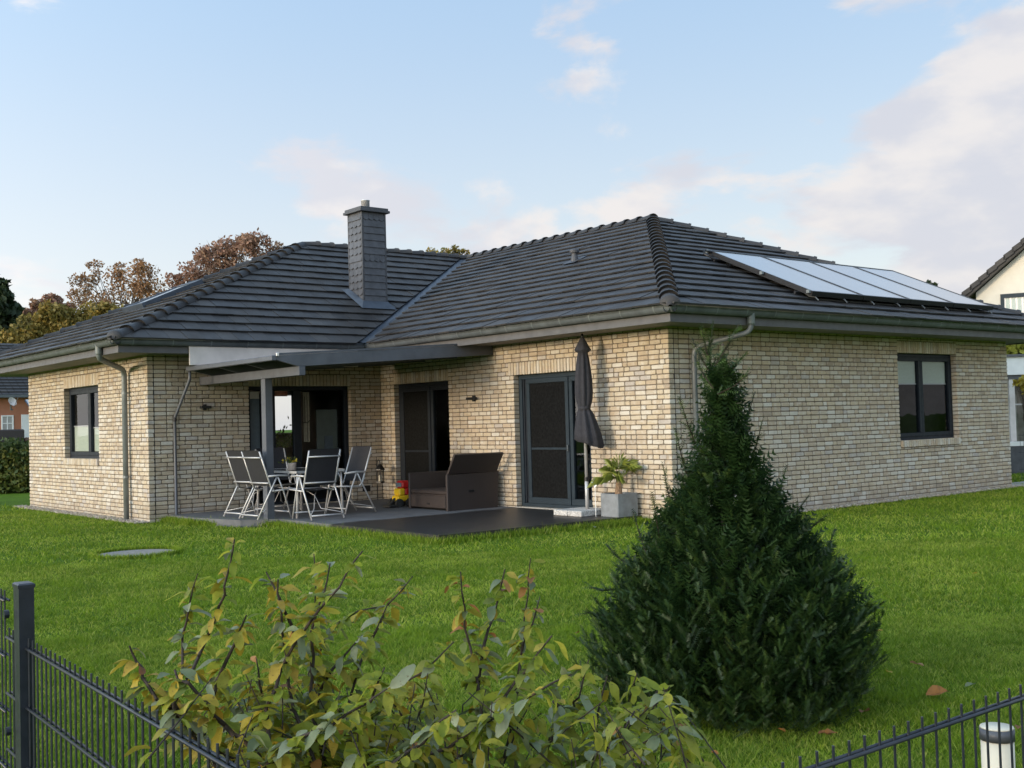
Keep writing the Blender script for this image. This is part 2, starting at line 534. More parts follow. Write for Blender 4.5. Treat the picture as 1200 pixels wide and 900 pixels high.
class MB:
    def __init__(s):
        s.v, s.f, s.r = [], [], []

    def add(s, verts, faces, rv=0.0):
        k = len(s.v)
        s.v.extend([tuple(float(c) for c in q) for q in verts])
        s.f.extend([tuple(i + k for i in q) for q in faces])
        s.r.extend([rv] * len(faces))
        return s

    def box(s, a, b, rv=0.0):
        (x0, y0, z0), (x1, y1, z1) = [tuple(min(p, q) for p, q in zip(a, b)), tuple(max(p, q) for p, q in zip(a, b))]
        return s.add([(x0, y0, z0), (x1, y0, z0), (x1, y1, z0), (x0, y1, z0), (x0, y0, z1), (x1, y0, z1), (x1, y1, z1), (x0, y1, z1)],
                     [(0, 3, 2, 1), (4, 5, 6, 7), (0, 1, 5, 4), (1, 2, 6, 5), (2, 3, 7, 6), (3, 0, 4, 7)], rv)

    def bbox(s, a, b, bev=0.006, rv=0.0):            # a box with chamfered edges
        lo = np.minimum(a, b).astype(float)
        hi = np.maximum(a, b).astype(float)
        bev = min(bev, *(0.45 * (hi - lo)))
        pts = []
        for sx_ in (0, 1):
            for sy_ in (0, 1):
                for sz_ in (0, 1):
                    c = np.array([hi[0] if sx_ else lo[0], hi[1] if sy_ else lo[1], hi[2] if sz_ else lo[2]])
                    d = np.array([-1 if sx_ else 1, -1 if sy_ else 1, -1 if sz_ else 1]) * bev
                    for ax in range(3):
                        q = c + d
                        q[ax] = c[ax]
                        pts.append(q)
        I = lambda x, y, z, ax: ((x * 2 + y) * 2 + z) * 3 + ax
        fs = []
        for ax in range(3):
            for sd in (0, 1):
                o1, o2 = (ax + 1) % 3, (ax + 2) % 3
                q = []
                for (p1, p2) in ((0, 0), (1, 0), (1, 1), (0, 1)):
                    c = [0, 0, 0]
                    c[ax], c[o1], c[o2] = sd, p1, p2
                    q.append(I(*c, ax))
                fs.append(tuple(q if sd else q[::-1]))
        for ax in range(3):                             # edge chamfers, edges along ax
            o1, o2 = (ax + 1) % 3, (ax + 2) % 3
            for p1 in (0, 1):
                for p2 in (0, 1):
                    c0, c1 = [0, 0, 0], [0, 0, 0]
                    c0[ax], c1[ax] = 0, 1
                    c0[o1] = c1[o1] = p1
                    c0[o2] = c1[o2] = p2
                    q = (I(*c0, o1), I(*c1, o1), I(*c1, o2), I(*c0, o2))
                    fs.append(q if (p1 == p2) == False else q[::-1])
        for x in (0, 1):
            for y in (0, 1):
                for z in (0, 1):
                    q = (I(x, y, z, 0), I(x, y, z, 1), I(x, y, z, 2))
                    fs.append(q if (x + y + z) % 2 else q[::-1])
        return s.add(pts, fs, rv)

    def tube(s, pts, rad, n=8, cap=True, rv=0.0):
        P = [np.array(q, float) for q in pts]
        if isinstance(rad, (int, float)):
            rad = [rad] * len(P)
        ring = []
        vv = []
        up = None
        for i, q in enumerate(P):
            tdir = P[min(i + 1, len(P) - 1)] - P[max(i - 1, 0)]
            tdir = tdir / (np.linalg.norm(tdir) + 1e-12)
            if up is None:
                a = np.array([0, 0, 1.0]) if abs(tdir[2]) < 0.9 else np.array([1.0, 0, 0])
                up = np.cross(tdir, a)
            up = up - tdir * (up @ tdir)
            up /= np.linalg.norm(up) + 1e-12
            b_ = np.cross(tdir, up)
            ring.append(len(vv))
            for k in range(n):
                an = 2 * math.pi * k / n
                vv.append(q + rad[i] * (math.cos(an) * up + math.sin(an) * b_))
        ff = []
        for i in range(len(P) - 1):
            for k in range(n):
                k2 = (k + 1) % n
                ff.append((ring[i] + k, ring[i] + k2, ring[i + 1] + k2, ring[i + 1] + k))
        if cap:
            ff.append(tuple(range(n))[::-1])
            ff.append(tuple(ring[-1] + k for k in range(n)))
        return s.add(vv, ff, rv)

    def bar(s, a, b, w, h, up=(0, 0, 1), rv=0.0):      # a rectangular bar from a to b
        a, b = np.array(a, float), np.array(b, float)
        t_ = (b - a) / np.linalg.norm(b - a)
        sd = np.cross(t_, np.array(up, float))
        sd /= np.linalg.norm(sd)
        u_ = np.cross(sd, t_)
        vv = []
        for q in (a, b):
            for (i, j) in ((-1, -1), (1, -1), (1, 1), (-1, 1)):
                vv.append(q + sd * i * w / 2 + u_ * j * h / 2)
        return s.add(vv, [(0, 1, 2, 3)[::-1], (4, 5, 6, 7), (0, 1, 5, 4), (1, 2, 6, 5), (2, 3, 7, 6), (3, 0, 4, 7)], rv)

    def lathe(s, c, prof, n=16, rv=0.0):              # profile of (radius, z) round a vertical axis
        vv, ff = [], []
        for (r_, z_) in prof:
            for k in range(n):
                an = 2 * math.pi * k / n
                vv.append((c[0] + r_ * math.cos(an), c[1] + r_ * math.sin(an), c[2] + z_))
        for i in range(len(prof) - 1):
            for k in range(n):
                k2 = (k + 1) % n
                ff.append((i * n + k, i * n + k2, (i + 1) * n + k2, (i + 1) * n + k))
        ff.append(tuple(range(n))[::-1])
        ff.append(tuple((len(prof) - 1) * n + k for k in range(n)))
        return s.add(vv, ff, rv)

    def poly(s, pts, z0, z1, rv=0.0):                 # a flat plate of any outline
        n = len(pts)
        vv = [(x, y, z0) for x, y in pts] + [(x, y, z1) for x, y in pts]
        ff = [tuple(range(n))[::-1], tuple(range(n, 2 * n))] + [(k, (k + 1) % n, n + (k + 1) % n, n + k) for k in range(n)]
        return s.add(vv, ff, rv)

    def mesh(s, name, off=(0, 0, 0)):
        me = bpy.data.meshes.new(name)
        o = np.array(off, float)
        me.from_pydata([tuple(np.array(q) - o) for q in s.v], [], s.f)
        if any(s.r):
            at_ = me.attributes.new('rnd', 'FLOAT', 'FACE')
            at_.data.foreach_set('value', s.r)
        return me

    def build(s, name, mat, parent=None, smooth=False, off=None):
        if off is None:
            off = ORG.get(parent.name if parent else None, (0, 0, 0))
        me = s.mesh(name, off)
        o = link(name, me, mat, parent, smooth)
        ORG[o.name] = tuple(off)
        return o


def tag(o, label=None, cat=None, group=None, kind=None):
    if label:
        o['label'] = label
    if cat:
        o['category'] = cat
    if group:
        o['group'] = group
    if kind:
        o['kind'] = kind
    return o


def thing(name, label, cat, loc=(0, 0, 0), group=None):
    o = bpy.data.objects.new(name, None)
    o.empty_display_size = 0.1
    COL.objects.link(o)
    o.location = tuple(float(c) for c in loc)
    ORG[o.name] = tuple(float(c) for c in loc)
    return tag(o, label, cat, group)


def copy_tree(o, parent=None):
    c = o.copy()
    COL.objects.link(c)
    c.parent = parent
    for ch in list(o.children):
        copy_tree(ch, c)
    return c


def fastmesh(name, V, Fc, rv=None, mat=None, parent=None, smooth=False, off=(0, 0, 0), nper=3):
    """numpy arrays: V (n,3), Fc (m,nper)"""
    me = bpy.data.meshes.new(name)
    V = np.asarray(V, np.float32) - np.array(off, np.float32)
    me.vertices.add(len(V))
    me.vertices.foreach_set('co', V.ravel())
    Fc = np.asarray(Fc, np.int32)
    me.loops.add(Fc.size)
    me.loops.foreach_set('vertex_index', Fc.ravel())
    me.polygons.add(len(Fc))
    me.polygons.foreach_set('loop_start', np.arange(0, Fc.size, nper, dtype=np.int32))
    me.polygons.foreach_set('loop_total', np.full(len(Fc), nper, np.int32))
    me.update(calc_edges=True)
    if rv is not None:
        a = me.attributes.new('rnd', 'FLOAT', 'FACE')
        a.data.foreach_set('value', np.asarray(rv, np.float32))
    return link(name, me, mat, parent, smooth)


# ------------------------------------------------------------------ the place: measures in metres
L, K, WA, WD, O = 7.582, 4.622, 9.603, 6.62, 0.886
ZG, ZR = 3.011, 5.543
EX0, EX1, EY0, EYI, EY1 = -K - O, WA + O, -O, L - O, 15.43       # eaves
RX, RY = WA / 2, 11.061                                           # ridge lines
PY_, QX = 4.797, 0.290
PITCH = 0.072                                                     # brick course
ZTOP = 2.83

# ------------------------------------------------------------------ ground
mb = MB()
mb.add([(-400, -300, -0.012), (500, -300, -0.012), (500, 900, -0.012), (-400, 900, -0.012)], [(0, 1, 2, 3)])
tag(mb.build('lawn', M['lawn']), kind='structure')

TERR = [(-3.56, 0.72), (-0.001, 0.62), (-0.001, 7.581), (-4.30, 7.581), (-4.30, 6.6), (-4.05, 5.35), (-3.56, 5.0)]
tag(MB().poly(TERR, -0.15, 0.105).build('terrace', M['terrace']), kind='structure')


def in_poly(x, y, poly):
    c = np.zeros_like(x, bool)
    n = len(poly)
    for i in range(n):
        x0, y0 = poly[i]
        x1, y1 = poly[(i + 1) % n]
        cond = ((y0 > y) != (y1 > y)) & (x < (x1 - x0) * (y - y0) / (y1 - y0 + 1e-12) + x0)
        c ^= cond
    return c


# pebble strips along the walls
def pebbles(n, fx):
    V, Fc, rv = [], [], []
    octa = np.array([(1, 0, 0), (-1, 0, 0), (0, 1, 0), (0, -1, 0), (0, 0, 1), (0, 0, -1)], float)
    of = np.array([(0, 2, 4), (2, 1, 4), (1, 3, 4), (3, 0, 4), (2, 0, 5), (1, 2, 5), (3, 1, 5), (0, 3, 5)])
    for i in range(n):
        x, y = fx(NR.random(), NR.random())
        s_ = NR.uniform(.014, .034)
        q = octa * np.array([NR.uniform(.8, 1.4), NR.uniform(.8, 1.4), NR.uniform(.5, .9)]) * s_
        an = NR.uniform(0, 6.28)
        R_ = np.array([[math.cos(an), -math.sin(an), 0], [math.sin(an), math.cos(an), 0], [0, 0, 1]])
        V.append(q @ R_.T + np.array([x, y, NR.uniform(-.004, .012)]))
        Fc.append(of + 6 * i)
        rv += [NR.random()] * 8
    return np.concatenate(V), np.concatenate(Fc), rv


t = NT('pebble_mix', 0.9, 0, 0.2)
t.color(t.ramp(t.rand(), [(0, (.28, .24, .19)), (.4, (.42, .37, .30)), (.7, (.20, .16, .13)), (1, (.50, .46, .40))]))
M['pebble'] = t.m
V1, F1, r1 = pebbles(2600, lambda a, b: (-K - .01 - .24 * a, L + .0 + 7.0 * b))
V2, F2, r2 = pebbles(2600, lambda a, b: (0.2 + 9.6 * b, -.01 - .20 * a))
po = fastmesh('pebbles', np.concatenate([V1, V2]), np.concatenate([F1, F2 + len(V1)]), r1 + r2, M['pebble'])
tag(po, 'strip of pale pebbles along the foot of the brick walls', 'pebbles', kind='stuff')

# ------------------------------------------------------------------ the house
house = thing('brick_bungalow', 'pale brick bungalow with dark hipped tile roof, slate chimney and grey gutters', 'house', (0, 0, 0))

PIECES = []                                   # (pixel area, kind, builder args) gathered first, so that the largest become objects


def pixarea(quad):
    q = []
    for v_ in quad:
        if (np.array(v_) - CAM) @ FW < 0.3:
            return 0.0
        q.append(pj(v_))
    a = 0
    for i in range(len(q)):
        x0, y0 = q[i]
        x1, y1 = q[(i + 1) % len(q)]
        a += x0 * y1 - x1 * y0
    c = np.mean(q, axis=0)
    if not (2 < c[0] < 1198 and 2 < c[1] < 898):
        return 0.0
    # behind the yew
    if 380 < c[1] < 830:
        half = np.interp(c[1], [385, 450, 500, 540, 620, 720, 780, 830], [8, 24, 42, 58, 118, 165, 150, 80])
        if abs(c[0] - 858) < half:
            return 0.0
    return abs(a) / 2


def wall_frame(origin, u, nrm):
    o_, u_, n_ = np.array(origin, float), np.array(u, float), np.array(nrm, float)
    return lambda a, z, d: o_ + u_ * a + n_ * d + np.array([0, 0, z])      # d: outward


def brick_mb(fr, a0, a1, z0, z1, dep=0.105, proud=0.0, jit=0.0016, fixed=False):
    """front ring chamfered; returns verts and faces in world space"""
    J = (lambda: 0.0) if fixed else (lambda: NR.uniform(-jit, jit))
    c = 0.0045
    vv = []
    pr = proud + (0 if fixed else NR.uniform(-.002, .003))
    for (a, z) in ((a0, z0), (a1, z0), (a1, z1), (a0, z1)):
        vv.append(fr(a, z, -dep))
    ring = []
    for (a, z, sa, sz) in ((a0, z0, 1, 1), (a1, z0, -1, 1), (a1, z1, -1, -1), (a0, z1, 1, -1)):
        k = NR.uniform(.006, .015)
        p1 = (a + J(), z + sz * k + J())
        p2 = (a + sa * k + J(), z + J())
        ring += [p1, p2] if (sa * sz > 0) else [p2, p1]
    for (a, z) in ring:
        vv.append(fr(a, z, pr - c))
    am, zm = (a0 + a1) / 2, (z0 + z1) / 2
    for (a, z) in ring:
        vv.append(fr(a + max(-c, min(c, (am - a))), z + max(-c, min(c, (zm - z))), pr + J() * .8))
    ff = [tuple(range(12, 20))]
    for k in range(8):
        k2 = (k + 1) % 8
        ff.append((4 + k, 4 + k2, 12 + k2, 12 + k))
    for k in range(4):
        k2 = (k + 1) % 4
        ff.append((k, k2, 4 + 2 * k2, 4 + 2 * k + 1))
        ff.append((k, 4 + 2 * k + 1, 4 + 2 * k))
    return vv, ff


def brick_wall(fr, flip, length, zb, zt, openings, soldiers, sills, toothA, toothB, depth=0.105):
    """flip: faces need reversing. openings etc: (a0,a1,z0,z1)"""
    out = []
    nrow = int(round((zt - zb) / PITCH))
    j, jv = 0.0145, 0.0165
    for i in range(nrow):
        z0 = zb + i * PITCH + j / 2
        z1 = z0 + PITCH - j
        lo = 0.0 if (toothA is None or i % 2 == toothA) else 0.111
        hi = length if (toothB is None or i % 2 == toothB) else length - 0.111
        iv = [(lo, hi, z0, z1)]
        for (a0, a1, b0, b1) in openings + soldiers + sills:
            if b0 < z1 - .004 and b1 > z0 + .004:
                nv = []
                for (p_, q_, za_, zb_) in iv:
                    if a1 <= p_ or a0 >= q_:
                        nv.append((p_, q_, za_, zb_))
                        continue
                    if a0 - p_ > 0.03:
                        nv.append((p_, a0, za_, zb_))
                    if q_ - a1 > 0.03:
                        nv.append((a1, q_, za_, zb_))
                    if b0 - j / 2 - za_ > .016:            # cut bricks under or over the opening
                        nv.append((max(p_, a0), min(q_, a1), za_, b0 - j / 2))
                    if zb_ - b1 - j / 2 > .016:
                        nv.append((max(p_, a0), min(q_, a1), b1 + j / 2, zb_))
                iv = nv
        for (p_, q_, z0, z1) in iv:
            a = p_
            first = True
            while a < q_ - 0.02:
                ln = 0.2185
                rr = rnd.random()
                if rr < 0.17 or (first and (i % 2)):
                    ln = 0.109
                ln += rnd.uniform(-.004, .004)
                if q_ - (a + ln) < 0.06:
                    ln = q_ - a if q_ - a < 0.25 else (q_ - a) / 2
                e = min(a + ln, q_)
                s0 = a + (jv / 2 if a > p_ + 1e-6 else 0)
                s1 = e - (jv / 2 if e < q_ - 1e-6 else 0)
                out.append((fr, flip, s0, s1, z0, z1, depth, 0.0))
                a = e
                first = False
    for (a0, a1, b0, b1) in soldiers:
        n = max(1, int(round((a1 - a0) / PITCH)))
        w = (a1 - a0) / n
        for k in range(n):
            out.append((fr, flip, a0 + k * w + (j / 2 if k else 0), a0 + (k + 1) * w - (j / 2 if k < n - 1 else 0), b0, b1 - j / 2, depth, 0.0))
    for (a0, a1, b0, b1) in sills:
        n = max(1, int(round((a1 - a0) / PITCH)))
        w = (a1 - a0) / n
        for k in range(n):
            out.append((fr, flip, a0 + k * w + j / 2, a0 + (k + 1) * w - j / 2, b0 + .006, b1, depth + .05, 0.035))
    return out


def backing(fr, length, zb, zt, openings):
    """mortar bed behind the bricks, cut round the openings"""
    b_ = MB()
    g = 0.008
    ops = sorted([(a0 - g, a1 + g, z0 - g, z1 + g) for (a0, a1, z0, z1) in openings])
    cuts = [0.009] + [x for o in ops for x in (o[0], o[1])] + [length - 0.009]
    def slab(a0, a1, z0, z1):
        if a1 - a0 < 1e-3 or z1 - z0 < 1e-3:
            return
        vv = [fr(a, z, d) for d in (-0.12, -0.010) for (a, z) in ((a0, z0), (a1, z0), (a1, z1), (a0, z1))]
        b_.add(vv, [(0, 1, 2, 3), (4, 5, 6, 7), (0, 1, 5, 4), (1, 2, 6, 5), (2, 3, 7, 6), (3, 0, 4, 7)])
    for k in range(len(cuts) - 1):
        a0, a1 = cuts[k], cuts[k + 1]
        if k % 2 == 0:
            slab(a0, a1, zb, zt)
        else:
            o = ops[(k - 1) // 2]
            slab(a0, a1, zb, o[2])
            slab(a0, a1, o[3], zt)
    return b_


Z = lambda n: -0.05 + n * PITCH
ZB0 = -0.090
# openings per wall, in (a0, a1, z0, z1)
zA1, zA0 = 2.536, 1.003
WALLS = {}
frA = wall_frame((0, 0, 0), (1, 0, 0), (0, -1, 0))
frB = wall_frame((0, L, 0), (0, -1, 0), (-1, 0, 0))            # a runs from the inner corner to the main corner
frC = wall_frame((-K, L, 0), (1, 0, 0), (0, -1, 0))
frD = wall_frame((-K, L + WD, 0), (0, -1, 0), (-1, 0, 0))
opA = [(5.80, 7.72, 1.003, 2.536)]
opB = [(L - 7.109, L - 5.350, 0.115, 2.288), (L - 3.503, L - 1.676, 0.115, 2.288)]
opC = [(K - 2.770, K - 0.672, 0.115, 2.284)]
opD = [(WD - (11.889 - L), WD - (9.955 - L), 1.045, 2.410)]
soA = [(5.80, 7.74, 2.540, 2.752)]
soB = [(a0 - (.0 if k else .0), a1 + .0, z1 + .002, z1 + .212) for k, (a0, a1, z0, z1) in enumerate(opB)]
soB = [(L - 7.109, L - 5.35, 2.290, 2.502), (L - 3.645, L - 1.60, 2.290, 2.502)]
soC = [(K - 2.770, K - 0.672, 2.286, 2.498)]
soD = [(WD - (11.90 - L), WD - (9.95 - L), 2.412, 2.640)]
siA = [(5.80, 7.72, .880, 1.003)]
siD = [(opD[0][0] - .0, opD[0][1] + .0, .915, 1.045)]
wallspec = [
    ('A', frA, True, WA, opA, soA, siA, 0, None),
    ('B', frB, True, L, opB, soB, [], None, 1),
    ('C', frC, True, K - .001, opC, soC, [], 1, None),
    ('D', frD, True, WD, opD, soD, siD, None, 0),
]
# both directions have outward normal such that (a, z) seen from outside runs left to right
BR = []
for (nm, fr, flip, ln, ops, sos, sis, tA, tB) in wallspec:
    wobj = backing(fr, ln, ZB0, ZTOP, ops).build('brick_wall', M['mortar'], house)
    WALLS[nm] = wobj
    for b_ in brick_wall(fr, False, ln, ZB0, ZTOP, ops, sos, sis, tA, tB):
        fr_, fl_, a0, a1, z0, z1, dp, pr = b_
        ar = pixarea([fr_(a0, z0, pr), fr_(a1, z0, pr), fr_(a1, z1, pr), fr_(a0, z1, pr)])
        BR.append((ar, nm, b_))
BR.sort(key=lambda q: -q[0])
for k, (ar, nm, b_) in enumerate(BR[:300]):
    vv, ff = brick_mb(b_[0], *b_[2:8])
    me = bpy.data.meshes.new('brick')
    me.from_pydata([tuple(q) for q in vv], [], ff)
    o = link('brick', me, M['brick'], WALLS[nm])
for nm in WALLS:
    rest = MB()
    for (ar, n2, b_) in BR[300:]:
        if n2 == nm:
            vv, ff = brick_mb(b_[0], *b_[2:8])
            rest.add(vv, ff, rnd.random())
    tag(rest.build('brickwork', M['brick'], WALLS[nm]), kind='stuff')
# walls that the photograph does not show, closing the house
MB().box((-K + .13, L + .2, 2.79), (WA - .13, L + WD - .13, 2.82)).box((.13, .13, 2.79), (WA - .13, L + .19, 2.82)).build('ceiling_slab', M['interior'], house)
# dilation joints
dj = MB()
dj.box((.104, -.0035, ZB0), (.113, .05, ZTOP - .04)).box((-K + .104, L - .0035, ZB0), (-K + .113, L + .05, ZTOP - .04))
dj.build('expansion_joint', M['black'], house)


# ---- windows and doors
def fbox(fr, mb_, a0, a1, z0, z1, d0, d1, bev=0.004):
    p_, q_ = fr(a0, z0, d0), fr(a1, z1, d1)
    mb_.bbox(p_, q_, bev)


def frame_ring(fr, mb_, a0, a1, z0, z1, w, d0, d1, wb=None):
    wb = wb or w
    fbox(fr, mb_, a0, a1, z0, z0 + wb, d0, d1)
    fbox(fr, mb_, a0, a1, z1 - w, z1, d0, d1)
    fbox(fr, mb_, a0, a0 + w, z0 + wb + .001, z1 - w - .001, d0, d1)
    fbox(fr, mb_, a1 - w, a1, z0 + wb + .001, z1 - w - .001, d0, d1)


def pane(fr, a0, a1, z0, z1, d, name, mat, parent, th=0.006):
    b_ = MB()
    b_.add([fr(a0, z0, d), fr(a1, z0, d), fr(a1, z1, d), fr(a0, z1, d)], [(0, 1, 2, 3)])
    return b_.build(name, mat, parent)


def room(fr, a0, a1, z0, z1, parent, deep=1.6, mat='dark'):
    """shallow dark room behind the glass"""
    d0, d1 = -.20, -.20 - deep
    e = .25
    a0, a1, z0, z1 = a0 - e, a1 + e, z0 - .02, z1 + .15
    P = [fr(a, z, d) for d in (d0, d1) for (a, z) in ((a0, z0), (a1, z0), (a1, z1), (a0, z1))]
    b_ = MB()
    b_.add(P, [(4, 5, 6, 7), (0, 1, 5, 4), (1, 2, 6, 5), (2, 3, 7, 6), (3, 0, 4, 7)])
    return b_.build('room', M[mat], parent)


def blind_mb(fr, a0, a1, z0, z1, d, n):
    b_ = MB()
    for k in range(n):
        za, zb_ = z0 + (z1 - z0) * k / n, z0 + (z1 - z0) * (k + 1) / n
        zm = (za + zb_) / 2
        P = [fr(a0, za, d), fr(a1, za, d), fr(a1, zm, d + .012), fr(a0, zm, d + .012), fr(a1, zb_, d), fr(a0, zb_, d)]
        b_.add(P, [(0, 1, 2, 3), (3, 2, 4, 5)])
    return b_


def window(fr, op, split, blinds, mat='anthracite'):
    a0, a1, z0, z1 = op
    a0 += .004; a1 -= .004; z0 += .002; z1 -= .002
    w = MB()
    frame_ring(fr, w, a0, a1, z0, z1, .055, -.19, -.105)
    root = w.build('window', M[mat], house)
    e0, e1 = a0 + .056, a1 - .056
    cs = [e0] + split + [e1]
    for k in range(len(cs) - 1):
        sash = MB()
        frame_ring(fr, sash, cs[k] + .001, cs[k + 1] - .001, z0 + .056, z1 - .056, .068, -.175, -.090)
        so_ = sash.build('sash', M[mat], root)
        pane(fr, cs[k] + .069, cs[k + 1] - .069, z0 + .124, z1 - .124, -.13, 'pane', M['glass'], root)
        bl = blinds[k]
        if bl:
            blind_mb(fr, cs[k] + .07, cs[k + 1] - .07, bl[0], bl[1], -.165, max(6, int((bl[1] - bl[0]) / .022))).build('blind', M['blind'], root)
            hr = MB()
            zr_ = bl[0] if bl[2] == 'b' else bl[1]
            fbox(fr, hr, cs[k] + .07, cs[k + 1] - .07, zr_ - .012, zr_ + .012, -.162, -.142)
            hr.build('blind_rail', M['alu'], root)
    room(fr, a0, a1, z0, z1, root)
    return root


a0, a1, z0, z1 = opA[0]
wA = window(frA, opA[0], [(a0 + a1) / 2 - .10], [(2.0, z1 - .13, 'b'), (2.0, z1 - .13, 'b')])
a0, a1, z0, z1 = opD[0]
wD = window(frD, opD[0], [a0 + 1.18], [(z0 + .13, z0 + .62, 't'), (z0 + .13, z0 + .58, 't')])


def terrace_door(fr, op, split, mat, inner, midbar=None, left_extra=0.0):
    a0, a1, z0, z1 = op
    a0 += .004; a1 -= .004; z1 -= .002
    w = MB()
    frame_ring(fr, w, a0, a1, z0 + .004, z1, .07, -.22, -.11, .055)
    root = w.build('terrace_door', M[mat], house)
    cs = [a0 + .071 + left_extra] + split + [a1 - .071]
    for k in range(len(cs) - 1):
        s_ = MB()
        d = -.105 if k == 0 else -.125
        frame_ring(fr, s_, cs[k] + .001, cs[k + 1] - .001, z0 + .061, z1 - .072, .075, d - .07, d, .10)
        if midbar and k == 0:
            fbox(fr, s_, cs[k] + .077, cs[k + 1] - .077, midbar - .018, midbar + .018, d - .05, d - .012)
        s_.build('sliding_leaf', M[mat], root)
        if k == 0:
            pane(fr, cs[k] + .077, cs[k + 1] - .077, z0 + .162, z1 - .148, d - .018, 'insect_screen', M['mesh'], root)
        else:
            pane(fr, cs[k] + .077, cs[k + 1] - .077, z0 + .162, z1 - .148, d - .035, 'pane', M[inner], root)
    if left_extra:
        s_ = MB()
        for q in range(3):
            fbox(fr, s_, a0 + .072 + q * left_extra / 3, a0 + .072 + (q + .8) * left_extra / 3, z0 + .06, z1 - .072, -.20, -.13 - .012 * (q % 2))
        s_.build('screen_track', M['anthracite'], root)
    sill = MB()
    fbox(fr, sill, a0 - .02, a1 + .02, z0 - .02, z0 + .003, -.20, .02)
    sill.build('threshold', M['concrete'], root)
    return root


dr1 = terrace_door(frB, opB[0], [opB[0][0] + 1.02], 'anthracite', 'darkglass', 1.02)
dr2 = terrace_door(frB, opB[1], [opB[1][0] + 1.22], 'bluegrey', 'darkglass', 1.07, .12)
for fr, op, dr in ((frB, opB[0], dr1), (frB, opB[1], dr2)):
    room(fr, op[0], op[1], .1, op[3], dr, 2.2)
hnd = MB().bbox(frB(opB[1][0] + 1.195, 1.03, -.10), frB(opB[1][0] + 1.213, 1.13, -.075), .004)
hnd.build('handle', M['zinc'], dr2)

# the big glazed opening on the covered side, with things seen behind its panes
a0, a1, z0, z1 = opC[0]
w = MB()
frame_ring(frC, w, a0 + .004, a1 - .004, z0 + .004, z1 - .002, .07, -.22, -.11, .06)
wc = w.build('terrace_window', M['anthracite'], house)
apx = lambda px: float((CAM + ray(px, 500) * ((L + .12 - CAM[1]) / ray(px, 500)[1]))[0] + K)
posts = [(apx(307), apx(323)), (apx(344.5), apx(353.5)), (apx(404), apx(411) + .02)]
for (p_, q_) in posts:
    s_ = MB()
    fbox(frC, s_, p_, min(q_, a1 - .076), z0 + .07, z1 - .075, -.20, -.115)
    s_.build('mullion', M['anthracite'], wc)
edges = [a0 + .075, posts[0][0], posts[0][1], posts[1][0], posts[1][1], posts[2][0]]
for k in (0, 2, 4):
    pane(frC, edges[k] + .003, edges[k + 1] - .003, z0 + .075, z1 - .08, -.15, 'pane', M['glass'], wc)
bx = lambda p0, p1, zz0, zz1, d, name, mat, bev=.003: (lambda b_: (fbox(frC, b_, p0, p1, zz0, zz1, d - .02, d, bev), b_.build(name, M[mat], wc))[1])(MB())
bx(edges[0] + .005, edges[1] - .004, .9, 2.06, -.19, 'roller_blind', 'greyblind')
bx(edges[0] + .005, edges[1] - .004, 2.064, 2.19, -.19, 'blind_cassette', 'board')
bx(edges[2] + .01, edges[3] - .08, 2.104, 2.20, -.19, 'red_top_strip', 'redstrip')  # plain brick-red strip across the top of this pane
for k in range(5):
    q0 = edges[4] + .03 + k * .045
    bx(q0, q0 + .03, 1.25, 2.18, -.24 - .01 * (k % 2), 'curtain_fold', 'cream' if k != 1 else 'treebark')
bx(edges[4] + .44, edges[5] - .03, .5, 1.85, -.34, 'inner_door', 'greygreen')
bx(edges[4] + .60, edges[5] - .14, .6, 1.35, -.325, 'inner_door_panel', 'greyblind')
lm = MB()
cx_ = edges[4] + .13
for s_ in (-1, 0, 1):
    lm.tube([frC(cx_, 1.62, -.22), frC(cx_ + s_ * .05, 1.60, -.22), frC(cx_ + s_ * .11, 1.66, -.22), frC(cx_ + s_ * .12, 1.74, -.22)], .008, 5)
lm.tube([frC(cx_, 1.62, -.22), frC(cx_, 2.1, -.22)], .005, 5)
lm.build('hanging_lamp', M['black'], wc)
pl = MB()
for k in range(90):
    q = frC(edges[2] + .04 + .34 * NR.random(), 1.16 + abs(NR.normal(0, .17)), -.175)
    d1 = NR.normal(0, 1, 3); d1[1] *= .2
    d1 = d1 / np.linalg.norm(d1) * .04
    d2 = np.cross(d1, (0, 1, 0)) * .35
    pl.add([q - d1, q + d2, q + d1, q - d2], [(0, 1, 2, 3)], NR.random())
pl.build('sill_plant', M['hedge'], wc)
RXA, RXB, RYA, RYB, RZA, RZB = -K + 1.84, 4.4, L + .20, L + WD - .145, .10, 2.43
ony = lambda px, py, yy: CAM + ray(px, py) * ((yy - CAM[1]) / ray(px, py)[1])
h0, h1 = ony(323.0, 509, RYB), ony(345.5, 462.0, RYB)
hx0_, hx1_, hz0_, hz1_ = h0[0], h1[0], h0[2], h1[2]
b_ = MB()
b_.add([(RXA, RYA, RZA), (RXB, RYA, RZA), (RXB, RYB, RZA), (RXA, RYB, RZA), (RXA, RYA, RZB), (RXB, RYA, RZB), (RXB, RYB, RZB), (RXA, RYB, RZB)], [(0, 1, 2, 3), (4, 5, 6, 7), (0, 3, 7, 4), (1, 2, 6, 5)])
for (xa, xb, za, zb_) in ((RXA, hx0_, RZA, RZB), (hx1_, RXB, RZA, RZB), (hx0_, hx1_, RZA, hz0_), (hx0_, hx1_, hz1_, RZB)):
    b_.add([(xa, RYB, za), (xb, RYB, za), (xb, RYB, zb_), (xa, RYB, zb_)], [(0, 1, 2, 3)])
b_.build('room', M['interior'], wc)
bk = MB()
bk.box((WA - .12, .112, ZB0), (WA - .0, 14.4, ZTOP))
ywa, ywb = L + WD - .12, L + WD
bk.box((-K + .115, ywa, ZB0), (hx0_ - .002, ywb, ZTOP)).box((hx1_ + .002, ywa, ZB0), (WA - .13, ywb, ZTOP))
